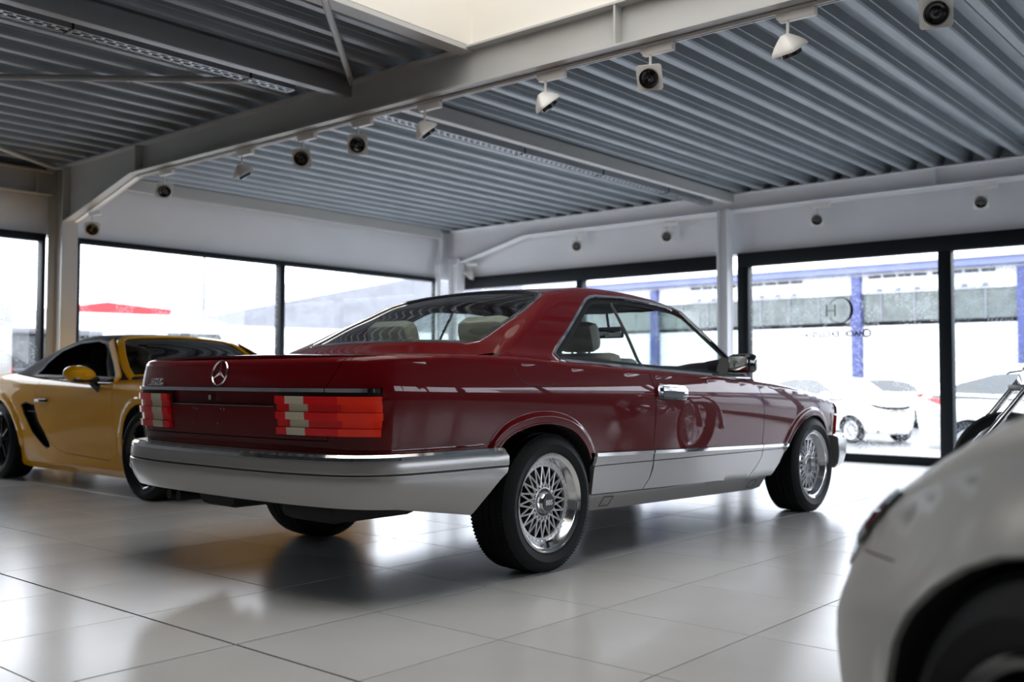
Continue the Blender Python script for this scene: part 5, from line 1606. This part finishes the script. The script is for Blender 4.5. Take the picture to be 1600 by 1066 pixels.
tk = MB(); tk.lathe([(0, -.30), (.07, -.27), (.125, -.12), (.15, .05), (.13, .2), (.06, .28), (0, .3)], 24, Matrix.Translation((-1.02, 0, .86)) @ Matrix.Rotation(R(-82), 4, 'Y') @ Matrix.Diagonal((.8, 1.1, 1, 1)))
tk.build('fuel_tank', M['gloss_black'], bike)
fr = MB()
fr.tube([(-.22, 0, .90), (-.62, 0, .55), (-.92, 0, .22), (-1.5, 0, .20), (-1.68, 0, .42), (-1.45, 0, .70), (-.22, 0, .95)], .02, 8)
fr.tube([(-1.5, .11, .22), (-1.95, .11, .335)], .018, 8).tube([(-1.5, -.11, .22), (-1.95, -.11, .335)], .018, 8)
fr.build('frame', M['gloss_black'], bike)
en = MB()
for a_ in (-22, 22):
    mt = Matrix.Translation((-1.18, 0, .36)) @ Matrix.Rotation(R(a_), 4, 'Y')
    for q in range(9): en.cyl(mt @ Vector((0, 0, .08 + q * .026)), mt @ Vector((0, 0, .092 + q * .026)), .085, n=20)
    en.cyl(mt @ Vector((0, 0, 0)), mt @ Vector((0, 0, .32)), .06, n=16)
en.box((-1.22, 0, .33), (.46, .22, .22), bev=.05)
en.build('engine', M['chrome'], bike)
MB().tube([(-1.05, -.12, .48), (-1.0, -.16, .35), (-1.2, -.17, .26), (-2.1, -.18, .28)], .03, 10).build('exhaust', M['chrome'], bike)
MB().box((-1.52, 0, .68), (.38, .26, .08), bev=.035).build('seat', M['dark_fabric'], bike)
rw_ = empty('rear_wheel', (-1.95, 0, .33), parent=bike)
MB().lathe([(.24, -.07), (.29, -.09), (.32, -.07), (.33, 0), (.32, .07), (.29, .09), (.24, .07)], 48, axis='Y').build('tyre', M['tyre'], rw_)
MB().lathe([(.24, -.07), (.23, 0), (.24, .07), (.02, .02), (.02, -.02)], 40, axis='Y', closed=True).build('rim', M['chrome'], rw_)
MB().tube([(-1.95 + .37 * math.cos(a), 0, .33 + .37 * math.sin(a)) for a in np.linspace(R(25), R(165), 14)], .02, 8).build('rear_mudguard', M['gloss_black'], bike)
MB().tube([(-1.30, .10, .22), (-1.28, .24, .02)], .011, 8).box((-1.28, .24, .01), (.06, .03, .012)).build('side_stand', M['black'], bike)

# ---------------------------------------------------------------- outside
gnd = tag(MB().box((20, 14, ZG - .1), (120, 120, .2)).build('ground', M['asphalt'], None, False), kind='structure')
pav = tag(MB().box((7.9, -.5, -.25), (1.2, 17, .38)).box((0, 7.5, -.25), (17, 1.2, .38)).build('kerb_strip', M['b_white'], None, False), kind='structure')
def building(name, label, loc, rz=0): 
    r = empty(name, loc, rz); tag(r, label, 'building'); return r
hall = building('hall', 'long white hall with blue pillars and grey-green glazing across the road', (30, -3, ZG))
MB().box((4, 0, 1.6), (8, 54, 3.2)).build('lower_wall', M['b_white'], hall, False)
MB().box((3.9, 0, 3.85), (7.8, 54, 1.0)).build('glazing_band', M['b_green'], hall, False)
MB().box((4, 0, 4.65), (8.1, 54, .70)).build('fascia', M['b_white'], hall, False)
MB().box((3.9, 0, 5.12), (8.6, 54, .24)).build('blue_eave', M['b_bluelight'], hall, False)
MB().box((3.9, 0, 5.33), (8.8, 54, .18)).build('roof_edge', M['b_white'], hall, False)
for y in (-16, -10.5, -5, 7.1, 12.4, 20.5, 26):
    w_ = .32 if y not in (7.1,) else 1.2
    MB().box((-.12, y + (-.0 if y != 7.1 else -.35), 2.45), (.24, w_, 4.9)).build('pillar', M['b_blue'], hall, False)
for y in (-13, -8, 9.0, 11.1, 15.4, 18):
    g = MB()
    for q in range(4): g.box((-.06, y - .8 + q * .5, 4.86), (.1, .40, .09))
    g.build('vent_row', M['b_dark'], hall, False)
    g = MB()
    for q in range(3): g.box((-.08, y - .7 + q * .62, 4.42), (.12, .16, .10))
    g.box((-.05, y, 4.36), (.06, 2.0, .03)); g.build('lamp_row', M['b_grey'], hall, False)
for y in np.arange(-28, 28, 1.1):
    if abs(y) < 25: MB().box((-.02, y, 3.85), (.05, .05, 1.0)).build('glazing_bar', M['b_grey'], hall, False)
wh = building('warehouse', 'pale pitched-roof warehouse far behind the left windows', (31, 36, ZG))
MB().prism([(-14.0, 0), (18, 0), (18, 5.6), (3, 7.4), (-14.0, 3.7)], -8, 8, Matrix.Rotation(R(90), 4, 'X')).build('roof_and_gable', M['b_grey'], wh, False)
MB().prism([(-13.6, 0), (17.6, 0), (17.6, 3.7), (-13.6, 3.3)], 8.01, 8.1, Matrix.Rotation(R(90), 4, 'X')).build('wall', M['b_white'], wh, False)
rt = building('canopy', 'red canopy roof over the pale vans beyond the left window', (14.3, 31.0, ZG))
V = [(-1.9, 0, 3.75), (0.0, 0, 4.15), (2.6, 0, 4.0), (2.4, 0, 3.3), (-1.2, 0, 3.6), (-1.9, 3, 3.75), (0.0, 3, 4.15), (2.6, 3, 4.0), (2.4, 3, 3.3), (-1.2, 3, 3.6)]
mesh_obj('roof', V, [(0, 4, 3, 2, 1), (5, 6, 7, 8, 9), (0, 1, 6, 5), (1, 2, 7, 6), (2, 3, 8, 7), (3, 4, 9, 8), (4, 0, 5, 9)], M['b_red'], rt, False)
MB().cyl((-1.1, .3, 0), (-1.1, .3, 3.7), .08).cyl((2.2, .3, 0), (2.2, .3, 3.7), .08).cyl((-1.1, 2.7, 0), (-1.1, 2.7, 3.7), .08).cyl((2.2, 2.7, 0), (2.2, 2.7, 3.7), .08).build('post', M['b_white'], rt)
def lamp_post(x, y, h, label):
    r = empty('lamp_post', (x, y, ZG)); tag(r, label, 'lamp post')
    MB().cyl((0, 0, 0), (0, 0, h), .07, .04, 10).build('pole', M['b_grey'], r)
    MB().tube([(0, 0, h), (-.2, 0, h + .12), (-1.0, 0, h + .16)], .03, 8).box((-1.3, 0, h + .16), (.6, .16, .07), bev=.02).build('lamp_head', M['b_grey'], r)
lamp_post(12.6, 22.0, 5.9, 'tall grey lamp post beyond the left window')
lamp_post(3.2, 20.0, 2.35, 'lower street lamp seen left of the grey column')
def van(label, loc, rz, L_=5.2, H=2.3):
    r = empty('van', loc, rz); tag(r, label, 'van')
    pr = [(0, .45), (0, H - .12), (.12, H), (L_ - 1.75, H), (L_ - 1.35, H - .1), (L_ - .75, 1.35), (L_ - .15, 1.12), (L_, .95), (L_, .45)]
    b = MB(); b.prism(pr, -.95, .95, Matrix.Rotation(R(90), 4, 'X')); o = b.build('body', M['white_car'], r, True, 25)
    for sg in (1, -1):
        mesh_obj('side_glass', [(L_ - 2.3, sg * .956, 1.25), (L_ - .95, sg * .956, 1.25), (L_ - 1.45, sg * .956, H - .28), (L_ - 2.3, sg * .956, H - .28)], [(0, 1, 2, 3)], M['g_out'], r)
        MB().box((L_ - 1.2, sg * 1.05, 1.35), (.12, .18, .28), bev=.04).build('wing_mirror', M['b_dark'], r)
    mesh_obj('windscreen', [(L_ - 1.33, -.8, H - .16), (L_ - 1.33, .8, H - .16), (L_ - .76, .86, 1.37), (L_ - .76, -.86, 1.37)], [(0, 1, 2, 3)], M['g_out'], r).location = (.012, 0, .012)
    MB().cyl((L_ - 1.30, -.1, H - .2), (L_ - .80, .4, 1.43), .012, n=6).build('wiper', M['b_dark'], r)
    wb_ = L_ - 1.9
    for x in (.95, .95 + wb_ * .86):
        for sg in (1, -1):
            w_ = MB(); w_.cyl((x, sg * .78, .33), (x, sg * .965, .33), .33, n=24); w_.cyl((x, sg * .96, .33), (x, sg * .975, .33), .19, n=20)
            w_.build('wheel', M['tyre'], r)
    return r
van('white van outside the left window, its windscreen and wiper above the yellow roadster', (2.2, 12.6, ZG), R(-14), 5.4, 2.36)
van('second white van outside, behind the mullion left of the red boot', (8.4, 14.4, ZG), R(-8), 5.4, 2.30)
_lv = van('white van at the extreme left outside with a red rear lamp', (1.36, 8.95, ZG), R(178), 5.0, 2.3)
MB().box((-.012, .85, 1.41), (.03, .12, .12)).build('tail_lamp', M['lens_red'], _lv, False)
ct = empty('waste_container', (2.45, 10.1, ZG)); tag(ct, 'dark speckled container outside between the left van and the column', 'container')
MB().box((0, 0, .98), (1.45, 1.0, 1.9), bev=.05).build('body', M['hedge'], ct)
MB().box((0, 0, 1.96), (1.52, 1.08, .08), bev=.02).build('rim', M['b_grey'], ct)
MB().box((0, -.51, 1.45), (1.47, .03, .04)).build('band', M['b_grey'], ct)
